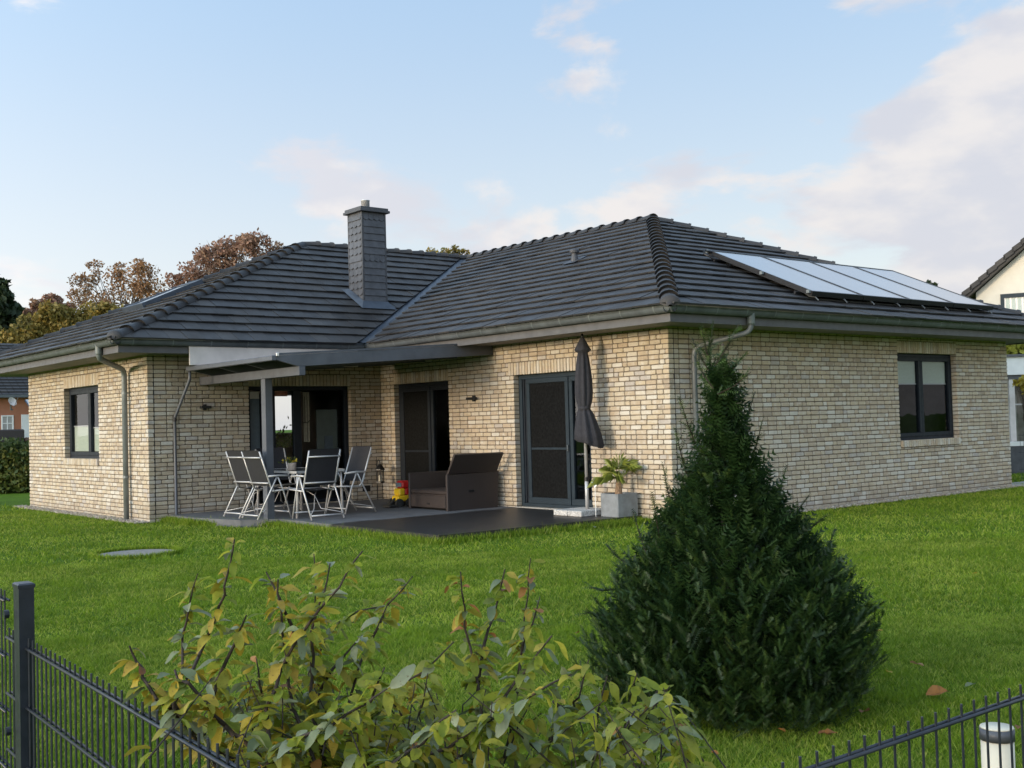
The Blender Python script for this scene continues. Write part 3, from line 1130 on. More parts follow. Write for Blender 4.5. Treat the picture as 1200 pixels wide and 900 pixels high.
bk.box((hx0_ - .001, ywa, ZB0), (hx1_ + .001, ywb, hz0_ - .002)).box((hx0_ - .001, ywa, hz1_ + .002), (hx1_ + .001, ywb, ZTOP))
bk.build('rear_wall', M['brick'], house)
rwin = MB()
for (xa, xb, za, zb_) in ((hx0_, hx0_ + .03, hz0_, hz1_), (hx1_ - .03, hx1_, hz0_, hz1_), (hx0_ + .031, hx1_ - .031, hz0_, hz0_ + .03), (hx0_ + .031, hx1_ - .031, hz1_ - .03, hz1_)):
    rwin.box((xa, ywa + .03, za), (xb, ywa + .08, zb_))
rwin.build('window', M['white'], house)

# air brick low on the wall
ab = MB()
fbox(frC, ab, K - .46, K - .28, .27, .38, -.02, .004)
ab.build('air_vent', M['black'], house)

# ---- roof
OVER = []


def clip(poly, a, b, c):          # keep a*u+b*w<=c
    out = []
    for i in range(len(poly)):
        p_, q_ = poly[i], poly[(i + 1) % len(poly)]
        dp, dq = a * p_[0] + b * p_[1] - c, a * q_[0] + b * q_[1] - c
        if dp <= 0:
            out.append(p_)
        if dp * dq < 0:
            t_ = dp / (dp - dq)
            out.append((p_[0] + t_ * (q_[0] - p_[0]), p_[1] + t_ * (q_[1] - p_[1])))
    return out


P3 = lambda x, y, z: np.array([x, y, z], float)
Mp, Rp, Np, Lp = P3(-O, -O, ZG), P3(EX1, -O, ZG), P3(-O, EYI, ZG), P3(EX0, EYI, ZG)
BRp, BLp = P3(EX1, EY1, ZG), P3(EX0, EY1, ZG)
Pk, Jn, Qk = P3(RX, PY_, ZR), P3(RX, RY, ZR), P3(QX, RY, ZR)
roof = MB()
drop = P3(0, 0, .03)
for pl_ in ((Mp, Pk, Jn, Np), (Rp, Pk, Mp), (BRp, Jn, Pk, Rp), (BLp, Qk, Jn, BRp), (Lp, Qk, BLp), (Np, Jn, Qk, Lp)):
    roof.add([q - drop for q in pl_], [tuple(range(len(pl_)))[::-1]])
roofo = roof.build('roof', M['slatetrim'], house)

TILES = []
CT, WT = 0.352, 0.302


def tile_slope(poly3, e0, e1, visible=True, valley=()):
    """poly3 corners; eave from e0 to e1 seen from outside left to right"""
    u = (e1 - e0) / np.linalg.norm(e1 - e0)
    c = np.mean(poly3, axis=0) - e0
    w_ = c - u * (c @ u)
    w_ = w_ / np.linalg.norm(w_)
    nrm = np.cross(u, w_)
    if nrm[2] < 0:
        nrm = -nrm
    P2 = [((q - e0) @ u, (q - e0) @ w_) for q in poly3]
    ar = sum(P2[i][0] * P2[(i + 1) % len(P2)][1] - P2[(i + 1) % len(P2)][0] * P2[i][1] for i in range(len(P2)))
    nP = len(P2)
    VAL2 = [any(np.allclose(poly3[i], v_) for v_ in valley) and any(np.allclose(poly3[(i + 1) % nP], v_) for v_ in valley) for i in range(nP)]
    if ar < 0:
        P2 = P2[::-1]
        VAL2 = [VAL2[(nP - 2 - i) % nP] for i in range(nP)]
    umin, umax = min(q[0] for q in P2), max(q[0] for q in P2)
    wmax = max(q[1] for q in P2)
    nr = int(math.ceil(wmax / CT))
    ct = wmax / nr
    for i in range(nr):
        w0, w1 = i * ct - (.055 if i == 0 else 0.012), (i + 1) * ct + 0.02
        off = (i * 0.37) % 1.0
        k0, k1 = int((umin) / WT) - 2, int((umax) / WT) + 2
        for k in range(k0, k1):
            a0 = (k + off) * WT + .0025
            a1 = a0 + WT - .005
            q = [(a0, w0), (a1, w0), (a1, w1), (a0, w1)]
            lowext = -.06
            for j in range(len(P2)):
                p_, r_ = P2[j], P2[(j + 1) % len(P2)]
                ex, ey = r_[0] - p_[0], r_[1] - p_[1]
                if abs(ey) < 1e-6 and abs(p_[1]) < 1e-6:      # the eave itself: tiles hang over it
                    q = clip(q, 0, -1, -lowext)
                else:
                    mg = .105 * math.hypot(ex, ey) if VAL2[j] else 0.0
                    q = clip(q, ey, -ex, ey * p_[0] - ex * p_[1] - mg)
                if len(q) < 3:
                    break
            if len(q) < 3:
                continue
            A_ = abs(sum(q[i_][0] * q[(i_ + 1) % len(q)][1] - q[(i_ + 1) % len(q)][0] * q[i_][1] for i_ in range(len(q)))) / 2
            if A_ < .004:
                continue
            jz = rnd.uniform(-.003, .004)
            tl = rnd.uniform(-.004, .004)
            hgt = lambda uu, ww: .050 - .036 * (ww - w0) / (w1 - w0) + jz + tl * (uu - a0) / WT
            top = [e0 + u * uu + w_ * ww + nrm * hgt(uu, ww) for uu, ww in q]
            bot = [x - nrm * .024 for x in top]
            TILES.append([pixarea(top) if visible else 0.0, top, bot])


tile_slope([Mp, Pk, Jn, Np], Np, Mp, valley=(Np, Jn))
tile_slope([Rp, Pk, Mp], Mp, Rp)
tile_slope([Lp, Qk, BLp], BLp, Lp)
tile_slope([Np, Jn, Qk, Lp], Lp, Np, valley=(Np, Jn))
tile_slope([BRp, Jn, Pk, Rp], Rp, BRp, False)
tile_slope([BLp, Qk, Jn, BRp], BRp, BLp, False)
TILES.sort(key=lambda q: -q[0])


def tile_faces(n):
    return [tuple(range(n)), tuple(range(n, 2 * n))[::-1]] + [(k, n + k, n + (k + 1) % n, (k + 1) % n) for k in range(n)]


rest = MB()
for k, (ar, top, bot) in enumerate(TILES):
    if k < 300:
        b_ = MB()
        b_.add(top + bot, tile_faces(len(top)))
        b_.build('roof_tile', M['tile'], roofo)
    else:
        rest.add(top + bot, tile_faces(len(top)), rnd.random())
tag(rest.build('roof_tiling', M['tile'], roofo), kind='stuff')


def caps(a, b, r0=.105, first=True, lift=.035, step=.36):
    """half-round ridge tiles from the low end a to the high end b"""
    d = b - a
    ln = np.linalg.norm(d)
    d = d / ln
    n = int(round(ln / step))
    st = ln / n
    sd = np.cross(d, (0, 0, 1))
    sd /= np.linalg.norm(sd)
    up = np.cross(sd, d)
    for k in range(n):
        p0 = a + d * (k * st - .05)
        p1 = a + d * ((k + 1) * st + .02)
        vv, ff = [], []
        N = 9
        rings = [(p0 - d * .075, r0 * .25, lift - .01), (p0 - d * .055, r0 * .72, lift), (p0 - d * .02, r0 * 1.06, lift + .008)] if (first and k == 0) else []
        for (q, r_, hh) in (*rings, (p0, r0 * 1.16, lift + .012), (p0 + d * .05, r0 * 1.16, lift + .012), (p0 + d * .06, r0 * 1.08, lift + .006), (p1, r0 * .93, lift - .012)):
            for j in range(N):
                an = math.pi * (j / (N - 1)) * 1.0
                vv.append(q + sd * math.cos(an) * r_ * 1.15 + up * (math.sin(an) * r_ * .92 + hh - .05))
        for i in range(3 + len(rings)):
            for j in range(N - 1):
                ff.append((i * N + j, i * N + j + 1, (i + 1) * N + j + 1, (i + 1) * N + j))
        ff.append(tuple(range(N)))
        b_ = MB()
        b_.add(vv, ff)
        b_.build('ridge_tile', M['tile'], roofo, True)


caps(Mp + (Pk - Mp) * .012, Pk)
caps(Rp, Pk)
caps(Lp + (Qk - Lp) * .012, Qk)
caps(BLp, Qk)
caps(BRp, Jn)
caps(Pk, Jn, first=False)
caps(Jn, Qk, first=False)
# valley sheet
va, vb = Np, Jn
d = (vb - va) / np.linalg.norm(vb - va)
s1 = np.cross(d, (0, 0, 1)); s1 /= np.linalg.norm(s1)
up = np.cross(s1, d)
MB().add([va - s1 * .17 + up * .055, va + s1 * .17 + up * .055, vb + s1 * .17 + up * .055, vb - s1 * .17 + up * .055, va + up * .028, vb + up * .028],
         [(0, 4, 5, 3), (4, 1, 2, 5)]).build('valley_flashing', M['lead'], roofo)
# vent pipe on the long slope
TM = (ZR - ZG) / (RX + O)
vx, vy = 2.33, 4.46
vz = ZG + (vx + O) * TM
MB().lathe((vx, vy, vz - .05), [(.08, 0), (.07, .12), (.055, .20), (.055, .23), (.09, .235), (.095, .275), (.08, .30), (.02, .31)], 14).build('vent_pipe', M['slatetrim'], roofo, False)
vf = MB()
vf.add([P3(vx - .17, vy - .17, ZG + (vx - .17 + O) * TM + .055), P3(vx + .17, vy - .17, ZG + (vx + .17 + O) * TM + .055), P3(vx + .17, vy + .17, ZG + (vx + .17 + O) * TM + .055), P3(vx - .17, vy + .17, ZG + (vx - .17 + O) * TM + .055)], [(0, 1, 2, 3)])
vf.build('vent_flashing', M['slatetrim'], roofo)
# roof window on the left hip
TL = (ZR - ZG) / (QX - EX0)
hipz = lambda x: ZG + (x - EX0) * TL
rw = MB()
nn = np.array([-TL, 0, 1]) / math.hypot(TL, 1)


def hp(x, y, h):
    return P3(x, y, hipz(x)) + nn * h


for (xa, xb, ya, yb) in ((-3.30, -3.20, 11.05, 12.15), (-2.15, -2.02, 11.05, 12.15), (-3.20, -2.15, 11.05, 11.14), (-3.20, -2.15, 12.06, 12.15)):
    vv = [hp(x, y, h) for h in (.0, .12) for (x, y) in ((xa, ya), (xb, ya), (xb, yb), (xa, yb))]
    rw.add(vv, [(4, 5, 6, 7), (0, 1, 5, 4), (1, 2, 6, 5), (2, 3, 7, 6), (3, 0, 4, 7)])
rwo = rw.build('roof_window', M['lead'], house)
MB().add([hp(-3.2, 11.14, .10), hp(-2.15, 11.14, .10), hp(-2.15, 12.06, .10), hp(-3.2, 12.06, .10)], [(0, 1, 2, 3)]).build('pane', M['solar'], rwo)


# ---- eaves: gutter, fascia, soffit
def gutter(a, b, inward, r=.068):
    d = b - a
    ln = np.linalg.norm(d)
    d = d / ln
    inn = np.array(inward, float)
    cen = lambda t_: a + d * t_ + inn * r + P3(0, 0, 0)
    vv, ff = [], []
    N = 9
    for t_ in (0, ln):
        for rr in (r, r - .004):
            for j in range(N):
                an = math.pi * j / (N - 1)
                vv.append(cen(t_) - inn * math.cos(an) * rr - P3(0, 0, 1) * math.sin(an) * rr * 1.5)
    for j in range(N - 1):
        ff.append((j, j + 1, 2 * N + j + 1, 2 * N + j))
        ff.append((N + j, N + j + 1, 3 * N + j + 1, 3 * N + j))
    ff.append((0, N, 3 * N, 2 * N))
    b_ = MB()
    b_.add(vv, ff)
    b_.tube([a + inn * .004, b + inn * .004], .010, 8)
    g = b_.build('gutter', M['zinc'], house, True)
    n = max(1, int(ln / .62))
    for k in range(n):
        t_ = (k + .5) * ln / n
        vv, ff = [], []
        for tt in (t_ - .011, t_ + .011):
            for j in range(N):
                an = math.pi * j / (N - 1)
                vv.append(cen(tt) - inn * math.cos(an) * (r + .004) - P3(0, 0, 1) * math.sin(an) * (r * 1.5 + .005))
        for j in range(N - 1):
            ff.append((j, j + 1, N + j + 1, N + j))
        c_ = MB()
        c_.add(vv, ff)
        c_.build('gutter_bracket', M['zinc_pipe'], g)
    return g


gutter(Np, Mp, (1, 0, 0))
gutter(Mp, Rp, (0, 1, 0))
gutter(Lp, Np, (0, 1, 0))
gutter(BLp, Lp, (1, 0, 0))
gutter(Rp, BRp, (-1, 0, 0))
FI = .125                                  # fascia set in from the gutter's edge
fz0, fz1 = 2.795, 2.965
fs = MB()
fx0, fx1, fy0, fyi, fy1 = EX0 + FI, EX1 - FI, EY0 + FI, EYI + FI, EY1 - FI
ft = .025
for (a_, b_) in (((-O + FI, fy0), (-O + FI + ft, fyi + ft)), ((-O + FI + ft + .001, fy0), (fx1, fy0 + ft)), ((fx0, fyi), (-O + FI - .001, fyi + ft)),
                 ((fx0, fyi + ft + .001), (fx0 + ft, fy1)), ((fx1 - ft, fy0 + ft + .001), (fx1, fy1))):
    f_ = MB()
    f_.box((a_[0], a_[1], fz0), (b_[0], b_[1], fz1))
    f_.build('fascia_board', M['fascia'], house)
sf = MB()
zs_ = fz0 + .022
for (a_, b_) in (((-O + FI + ft, fy0 + ft), (fx1 - ft, .3)), ((-O + FI + ft, .301), (.3, fyi + ft)), ((fx0 + ft, fyi + ft), (.3, L + .3)), ((fx0 + ft, L + .301), (-K + .3, fy1)), ((WA - .3, .301), (fx1 - ft, fy1))):
    sf.box((a_[0], a_[1], zs_), (b_[0], b_[1], zs_ + .015))
sf.build('soffit', M['soffit'], house)
# inner gutter boards: dark void above the soffit is closed by the roof


# ---- downpipes
def downpipe(pts, r, mat='zinc_pipe', clips=(), nrm=(0, -1, 0)):
    out = []
    for i, q in enumerate(pts):            # rounded bends
        q = np.array(q, float)
        if 0 < i < len(pts) - 1:
            p_, n_ = np.array(pts[i - 1], float), np.array(pts[i + 1], float)
            ra = min(.13, .45 * np.linalg.norm(p_ - q), .45 * np.linalg.norm(n_ - q))
            a_ = q + (p_ - q) / np.linalg.norm(p_ - q) * ra
            b_ = q + (n_ - q) / np.linalg.norm(n_ - q) * ra
            for t_ in (0, .25, .5, .75, 1):
                out.append((1 - t_) ** 2 * a_ + 2 * t_ * (1 - t_) * q + t_ ** 2 * b_)
        else:
            out.append(q)
    o = MB().tube(out, r, 14).build('downpipe', M[mat], house, True)
    x, y = pts[-1][0], pts[-1][1]
    for z in clips:
        c_ = MB()
        c_.lathe((x, y, z - .02), [(r + .006, 0), (r + .006, .04)], 14)
        c_.tube([(x, y, z), (x - nrm[0] * .09, y - nrm[1] * .09, z)], .007, 6)
        c_.build('pipe_clip', M[mat], o)
    return o


downpipe([(-K - O + .07, 7.55, 2.96), (-K - O + .07, 7.55, 2.74), (-K - .085, 8.40, 2.60), (-K - .085, 8.40, -.02)], .046, clips=(2.2, .75), nrm=(-1, 0, 0))
downpipe([(.84, -O + .07, 2.94), (.84, -O + .07, 2.70), (.44, -.085, 2.52), (.44, -.085, -.02)], .038, 'zinc', clips=(2.2, .75))
for (x, y) in ((-K - O + .07, 7.55), (.84, -O + .07)):
    MB().lathe((x, y, 2.80), [(.050, 0), (.056, .02), (.056, .14), (.062, .16)], 14).build('gutter_outlet', M['zinc_pipe'], house, True)

# ---- chimney
ch0, ch1, cy0, cy1, czt = .045, .575, 8.185, 8.69, 5.79
TC = (ZR - ZG) / (RY - EYI)
chim = MB().box((ch0, cy0, 3.6), (ch1, cy1, czt)).build('chimney', M['slatetrim'], house)
MB().bbox((ch0 - .085, cy0 - .085, czt + .001), (ch1 + .085, cy1 + .085, czt + .05), .006).bbox((ch0 - .06, cy0 - .06, czt + .051), (ch1 + .06, cy1 + .06, czt + .10), .006).build('chimney_cap', M['slatetrim'], chim)
MB().lathe(((ch0 + ch1) / 2 - .02, (cy0 + cy1) / 2, czt + .101), [(.085, 0), (.085, .17), (.092, .172), (.092, .185), (.08, .186)], 20).build('flue_pipe', M['steel'], chim, True)
sframe_f = lambda a, z, dd: P3(ch0 + a, cy0 - dd, z)
sframe_l = lambda a, z, dd: P3(ch0 - dd, cy1 - a, z)


def slate_plate(fr, a0, a1, z0, z1, scallop, th=.022):
    if scallop:
        pts = [(a0, z1), (a0, z0 + .03)] + [(a0 + (a1 - a0) * t_, z0 + .03 - .03 * math.sin(math.pi * t_)) for t_ in (.25, .5, .75)] + [(a1, z0 + .03), (a1, z1)]
    else:
        pts = [(a0, z1), (a0, z0), (a1, z0), (a1, z1)]
    zz = lambda z: .004 + th * (1 - (z - z0) / (z1 - z0)) * .9 + .004
    top = [fr(a, z, zz(z)) for a, z in pts]
    bot = [fr(a, z, .0) for a, z in pts]
    n = len(pts)
    return top + bot, [tuple(range(n))] + [(k, n + k, n + (k + 1) % n, (k + 1) % n) for k in range(n)]


W1, W2 = ch1 - ch0, cy1 - cy0
rows = 14
rh = (czt - 3.85) / rows
for i in range(rows):
    z1_ = czt - i * rh
    z0_ = z1_ - rh - .012
    if i in (0, 6):
        n = 4
        for k in range(n):
            b_ = MB()
            b_.add(*slate_plate(sframe_f, .022 + (W1 - .044) * k / n + .002, .022 + (W1 - .044) * (k + 1) / n - .002, z0_ - .01, z1_, True))
            b_.build('slate', M['slate'], chim)
        b_ = MB()
        b_.add(*slate_plate(sframe_l, .022, W2 - .022, z0_, z1_, False))
        b_.build('slate', M['slate'], chim)
    else:
        b_ = MB()
        b_.add(*slate_plate(sframe_f, .022, W1 - .022, z0_, z1_, False))
        b_.build('slate', M['slate'], chim)
        for k in range(3):
            b_ = MB()
            b_.add(*slate_plate(sframe_l, .022 + (W2 - .044) * k / 3 + .002, .022 + (W2 - .044) * (k + 1) / 3 - .002, z0_ - .008 * (k % 2), z1_ - .008 * (k % 2), True))
            b_.build('slate', M['slate'], chim)
ct = MB()
for (x, y) in ((ch0, cy0), (ch1, cy0), (ch0, cy1)):
    ct.box((x - .019, y - .019, 3.7), (x + .019, y + .019, czt - .001))
ct.build('corner_trim', M['slatetrim'], chim)
czf = lambda y: ZG + (y - EYI) * TC
fl = MB()
A_ = [P3(ch0 - .14, cy0 - .16, czf(cy0 - .16) + .06), P3(ch1 + .14, cy0 - .16, czf(cy0 - .16) + .06), P3(ch1 + .14, cy1 + .1, czf(cy1 + .1) + .06), P3(ch0 - .14, cy1 + .1, czf(cy1 + .1) + .06)]
fl.add(A_ + [P3(ch0 - .024, cy0 - .024, czf(cy0) + .13), P3(ch1 + .024, cy0 - .024, czf(cy0) + .13), P3(ch1 + .024, cy1, czf(cy1) + .13), P3(ch0 - .024, cy1, czf(cy1) + .13)],
       [(0, 1, 5, 4), (1, 2, 6, 5), (3, 0, 4, 7)])
fl.build('chimney_flashing', M['lead'], chim)

# ---- solar collectors on the hip above the window wall
TA = (ZR - ZG) / (PY_ + O)
na = np.array([0, -TA, 1]) / math.hypot(TA, 1)


def sp(x, y, h):
    return P3(x, y, ZG + (y + O) * TA) + na * h


solar = thing('solar_collector_array', 'row of four flat solar collectors mounted on the right hand roof slope', 'solar panels', sp(5.6, .8, .05))
sx0, sx1, sy0, sy1 = 2.90, 8.47, -.31, 1.78
cw = (sx1 - sx0) / 4
for k in range(4):
    xa, xb = sx0 + k * cw + .008, sx0 + (k + 1) * cw - .008
    fr_ = MB()
    for (x0_, x1_, y0_, y1_) in ((xa, xb, sy0, sy0 + .035), (xa, xb, sy1 - .035, sy1), (xa, xa + .03, sy0 + .036, sy1 - .036), (xb - .03, xb, sy0 + .036, sy1 - .036)):
        vv = [sp(x, y, h) for h in (.095, .175) for (x, y) in ((x0_, y0_), (x1_, y0_), (x1_, y1_), (x0_, y1_))]
        fr_.add(vv, [(0, 3, 2, 1), (4, 5, 6, 7), (0, 1, 5, 4), (1, 2, 6, 5), (2, 3, 7, 6), (3, 0, 4, 7)])
    po_ = fr_.build('solar_panel', M['black'], solar)
    vv = [sp(x, y, h) for h in (.10, .167) for (x, y) in ((xa + .03, sy0 + .035), (xb - .03, sy0 + .035), (xb - .03, sy1 - .035), (xa + .03, sy1 - .035))]
    MB().add(vv, [(0, 3, 2, 1), (4, 5, 6, 7)]).build('collector_glass', M['solar'], po_)
for y in (sy0 + .22, sy1 - .25):
    b_ = MB()
    b_.bar(sp(sx0 - .10, y, .07), sp(sx1 + .06, y, .07), .04, .045, na)
    b_.build('mounting_rail', M['black'], solar)
for k in range(8):
    x = sx0 + .12 + k * (sx1 - sx0 - .24) / 7
    b_ = MB()
    b_.tube([sp(x, sy0 + .24, .09), sp(x, sy0 + .10, .06), sp(x, sy0 + .0, .085), sp(x, sy0 - .07, .055)], .010, 6)
    b_.build('roof_hook', M['zinc'], solar)
for (x, y) in ((sx0 - .03, sy1 - .02), (sx0 - .03, sy0 + .45 * (sy1 - sy0)), (sx0 - .02, sy0 + .05)):
    b_ = MB()
    b_.bbox(sp(x, y, .15) - .028, sp(x, y, .15) + .028, .006)
    b_.build('end_clip', M['zinc_pipe'], solar)
pp = MB()
pp.tube([sp(sx0 - .02, sy1 - .06, .16), sp(sx0 - .16, sy1 - .06, .17), sp(sx0 - .2, sy1 - .10, .12), sp(sx0 - .12, sy1 - .24, .09), sp(sx0 + .1, sy1 - .3, .07)], .018, 8)
pp.build('collector_pipe', M['black'], solar, True)


# ---- wall lamps
def wall_lamp(fr, a, z, label, w_=.24):
    o = thing('wall_lamp', label, 'wall lamp', fr(a, z, 0), 'black wall lamps on the brick walls')
    b_ = MB()
    fbox(fr, b_, a - w_ / 2, a + w_ / 2, z - .022, z + .022, .035, .105, .006)
    b_.build('lamp_housing', M['black'], o)
    b_ = MB()
    fbox(fr, b_, a - .035, a + .035, z - .05, z + .05, .001, .034, .004)
    b_.build('wall_plate', M['black'], o)


wall_lamp(frB, L - 4.58, 1.94, 'slim black wall lamp between the two dark terrace doors')
wall_lamp(frC, K - 3.62, 1.92, 'small black wall lamp left of the covered terrace window', .19)

# ------------------------------------------------------------------ patio canopy
can = thing('patio_canopy', 'grey steel patio canopy on a square post over the dining corner', 'canopy', (-3.66, 5.16, .03))
XS, XB, YF, YE = -4.08, -3.70, 4.02, 7.10
SLP = (2.865 - 2.60) / 4.08
rz = lambda x: 2.600 + (x - XS) * SLP          # top of the roof
MB().bbox((XB, YF, 2.300), (XB + .11, L - .004, 2.438), .006).build('beam', M['canopy'], can)
MB().bbox((-3.715, 5.10, .03), (-3.585, 5.235, 2.299), .006).build('post', M['canopy'], can)
MB().bbox((-3.735, 5.08, -.02), (-3.565, 5.255, .029), .004).build('post_foot', M['concrete'], can)


def rafter(y0, y1, name='rafter'):
    b_ = MB()
    prof = [(XS + .02, rz(XS) - .075), (XB - .02, rz(XB) - .185), (XB + .11, rz(XB + .11) - .19), (-.012, rz(0) - .20), (-.012, rz(0) - .012), (XS + .02, rz(XS + .02) - .012)]
    n = len(prof)
    b_.add([(x, y0, z) for x, z in prof] + [(x, y1, z) for x, z in prof], [tuple(range(n)), tuple(range(n, 2 * n))[::-1]] + [(k, n + k, n + (k + 1) % n, (k + 1) % n) for k in range(n)])
    return b_.build(name, M['canopy'], can)


rafter(YF, YF + .06)
ry = [YF + .06 + (YE - YF - .12) * k / 3 for k in (1, 2)]
for y in ry:
    rafter(y - .025, y + .025)
rafter(YE - .06, YE)
ys = [YF + .061, ry[0] - .026, ry[0] + .026, ry[1] - .026, ry[1] + .026, YE - .061]
for k in (0, 2, 4):
    b_ = MB()
    prof = [(XS + .02, rz(XS + .02)), (-.012, rz(-.012))]
    vv = [(x, y, z + h) for h in (-.060, -.030) for (x, z, y) in ((prof[0][0], prof[0][1], ys[k]), (prof[1][0], prof[1][1], ys[k]), (prof[1][0], prof[1][1], ys[k + 1]), (prof[0][0], prof[0][1], ys[k + 1]))]
    b_.add(vv, [(0, 3, 2, 1), (4, 5, 6, 7), (0, 1, 5, 4), (1, 2, 6, 5), (2, 3, 7, 6), (3, 0, 4, 7)])
    b_.build('roof_panel', M['canopypanel'], can)
MB().bbox((XS - .07, YF - .005, rz(XS) - .085), (XS + .018, YE, rz(XS) - .010), .008).build('canopy_gutter', M['canopy'], can)
MB().bbox((XS + .0, YF - .03, rz(XS) - .02), (XS + .045, YF - .006, rz(XS) + .03), .006).build('end_cap', M['steel'], can)
# rail along the front rafter's top
b_ = MB()
b_.bar((XS + .03, YF + .03, rz(XS + .03) + .008), (-.02, YF + .03, rz(-.02) + .008), .075, .03)
b_.build('edge_trim', M['canopy'], can)
b_ = MB()
b_.tube([(XS - .02, YE - .05, rz(XS) - .06), (XS - .02, YE - .05, rz(XS) - .22), (-4.175, 7.53, 1.74), (-4.175, 7.53, .09), (-4.22, 7.44, .0)], .026, 10)
dp_ = b_.build('drain_pipe', M['canopy'], can, True)
MB().lathe((-4.175, 7.53, 1.68), [(.033, 0), (.033, .10)], 12).build('pipe_collar', M['black'], dp_)
# pale closing board under the gutter of the left wing
MB().bbox((-4.22, 6.765, 2.60), (-.99, 6.79, 2.915), .004).build('closing_board', M['board'], can)

# ------------------------------------------------------------------ garden furniture
ZT = .105


def make_chair(label):
    """folding armchair with a high sling back; local axes: it faces +Y, feet on z=0"""
    c = thing('folding_chair', label, 'garden chair', (0, 0, 0), 'high-backed folding chairs round the patio table')
    W2_ = .27
    def bentpts(pts, r=.012):
        return pts
    # side frames
    for s_ in (-1, 1):
        x = s_ * W2_
        MB().tube([(x, .02, .44), (x, -.05, .50), (x, -.13, .74), (x, -.24, 1.06)], .0135, 7).build('back_upright', M['alu'], c, True)
        MB().tube([(x * 1.04, -.30, .012), (x * 1.04, -.02, .52), (x * 1.04, .05, .655)], .0135, 7).build('leg', M['alu'], c, True)
        MB().tube([(x * 1.04, .30, .012), (x * 1.04, .17, .42), (x * 1.04, .07, .655)], .0135, 7).build('leg', M['alu'], c, True)
        MB().tube([(x * 1.06, -.10, .672), (x * 1.08, .08, .678), (x * 1.08, .30, .662)], .016, 7).build('armrest', M['alu'], c, True)
        MB().tube([(x, -.02, .44), (x, .40, .46)], .0135, 7).build('seat_rail', M['alu'], c, True)
    for (y, z, nm) in ((-.284, .075, 'stretcher'), (.285, .10, 'stretcher'), (-.098, .565, 'back_bar'), (-.236, .965, 'back_bar'), (.39, .458, 'seat_bar')):
        MB().tube([(-W2_ * 1.02, y, z), (0, y - (.012 if nm == 'back_bar' else 0), z), (W2_ * 1.02, y, z)], .0125, 7).build(nm, M['alu'], c, True)
    # slings
    prof = [(-.052, .52), (-.088, .60), (-.135, .74), (-.19, .90), (-.243, 1.065), (-.252, 1.08)]
    vv, ff = [], []
    for (y, z) in prof:
        for k in range(5):
            u_ = -1 + k / 2
            vv.append((u_ * (W2_ - .014), y - .022 * (1 - u_ * u_), z))
    for i in range(len(prof) - 1):
        for k in range(4):
            ff.append((i * 5 + k, i * 5 + k + 1, (i + 1) * 5 + k + 1, (i + 1) * 5 + k))
    b_ = MB(); b_.add(vv, ff)
    b_.build('back_sling', M['sling'], c, True)
    prof = [(-.03, .47), (.08, .452), (.22, .452), (.36, .462), (.405, .455)]
    vv, ff = [], []
    for (y, z) in prof:
        for k in range(5):
            u_ = -1 + k / 2
            vv.append((u_ * (W2_ - .014), y, z - .02 * (1 - u_ * u_)))
    for i in range(len(prof) - 1):
        for k in range(4):
            ff.append((i * 5 + k, i * 5 + k + 1, (i + 1) * 5 + k + 1, (i + 1) * 5 + k))
    b_ = MB(); b_.add(vv, ff)
    b_.build('seat_sling', M['sling'], c, True)
    # crossing brace wires under the seat
    b_ = MB()
    for s_ in (-1, 1):
        b_.tube([(s_ * W2_, -.27, .10), (s_ * .06, .02, .16), (0, .10, .36), (-s_ * .10, .2, .44)], .006, 6)
    b_.build('brace', M['alu'], c, True)
    return c


ch = make_chair('high-backed sling chair seen from behind, in front of the patio table')
spots = [(-3.19, 4.44, 0.0, None),
         (-3.62, 5.92, -math.pi / 2 + .10, 'high-backed sling chair by the brick wall, leftmost at the table'),
         (-3.66, 5.28, -math.pi / 2 + .06, 'high-backed sling chair half hidden by the canopy post'),
         (-2.26, 5.02, math.pi / 2 + .05, 'high-backed sling chair side-on at the right end of the table'),
         (-2.75, 6.62, math.pi, 'high-backed sling chair facing out behind the patio table')]
for k, (x, y, a, lb) in enumerate(spots):
    o = ch if k == 0 else copy_tree(ch)
    o.location = (x, y, ZT)
    o.rotation_euler = (0, 0, a)
    if lb:
        o['label'] = lb

tb = thing('patio_table', 'glass-topped aluminium patio table under the canopy', 'table', (-3.0, 5.5, ZT))
MB().bbox((-3.36, 4.78, ZT + .715), (-2.52, 6.20, ZT + .735), .004).build('tabletop', M['tableglass'], tb)
b_ = MB()
for (p_, q_) in (((-3.37, 4.765), (-2.51, 4.779)), ((-3.37, 6.201), (-2.51, 6.215)), ((-3.375, 4.765), (-3.361, 6.215)), ((-2.519, 4.765), (-2.505, 6.215))):
    b_.box((p_[0], p_[1], ZT + .70), (q_[0], q_[1], ZT + .738))
b_.build('table_frame', M['alu'], tb)
for (x, y) in ((-3.33, 4.82), (-2.55, 4.82), (-3.33, 6.16), (-2.55, 6.16)):
    dx = -.02 if x < -3 else .02
    MB().tube([(x, y, ZT + .70), (x + dx * .2, y, ZT + .4), (x + dx, y, ZT + .0)], [.018, .02, .022], 9).build('leg', M['alu'], tb, True)

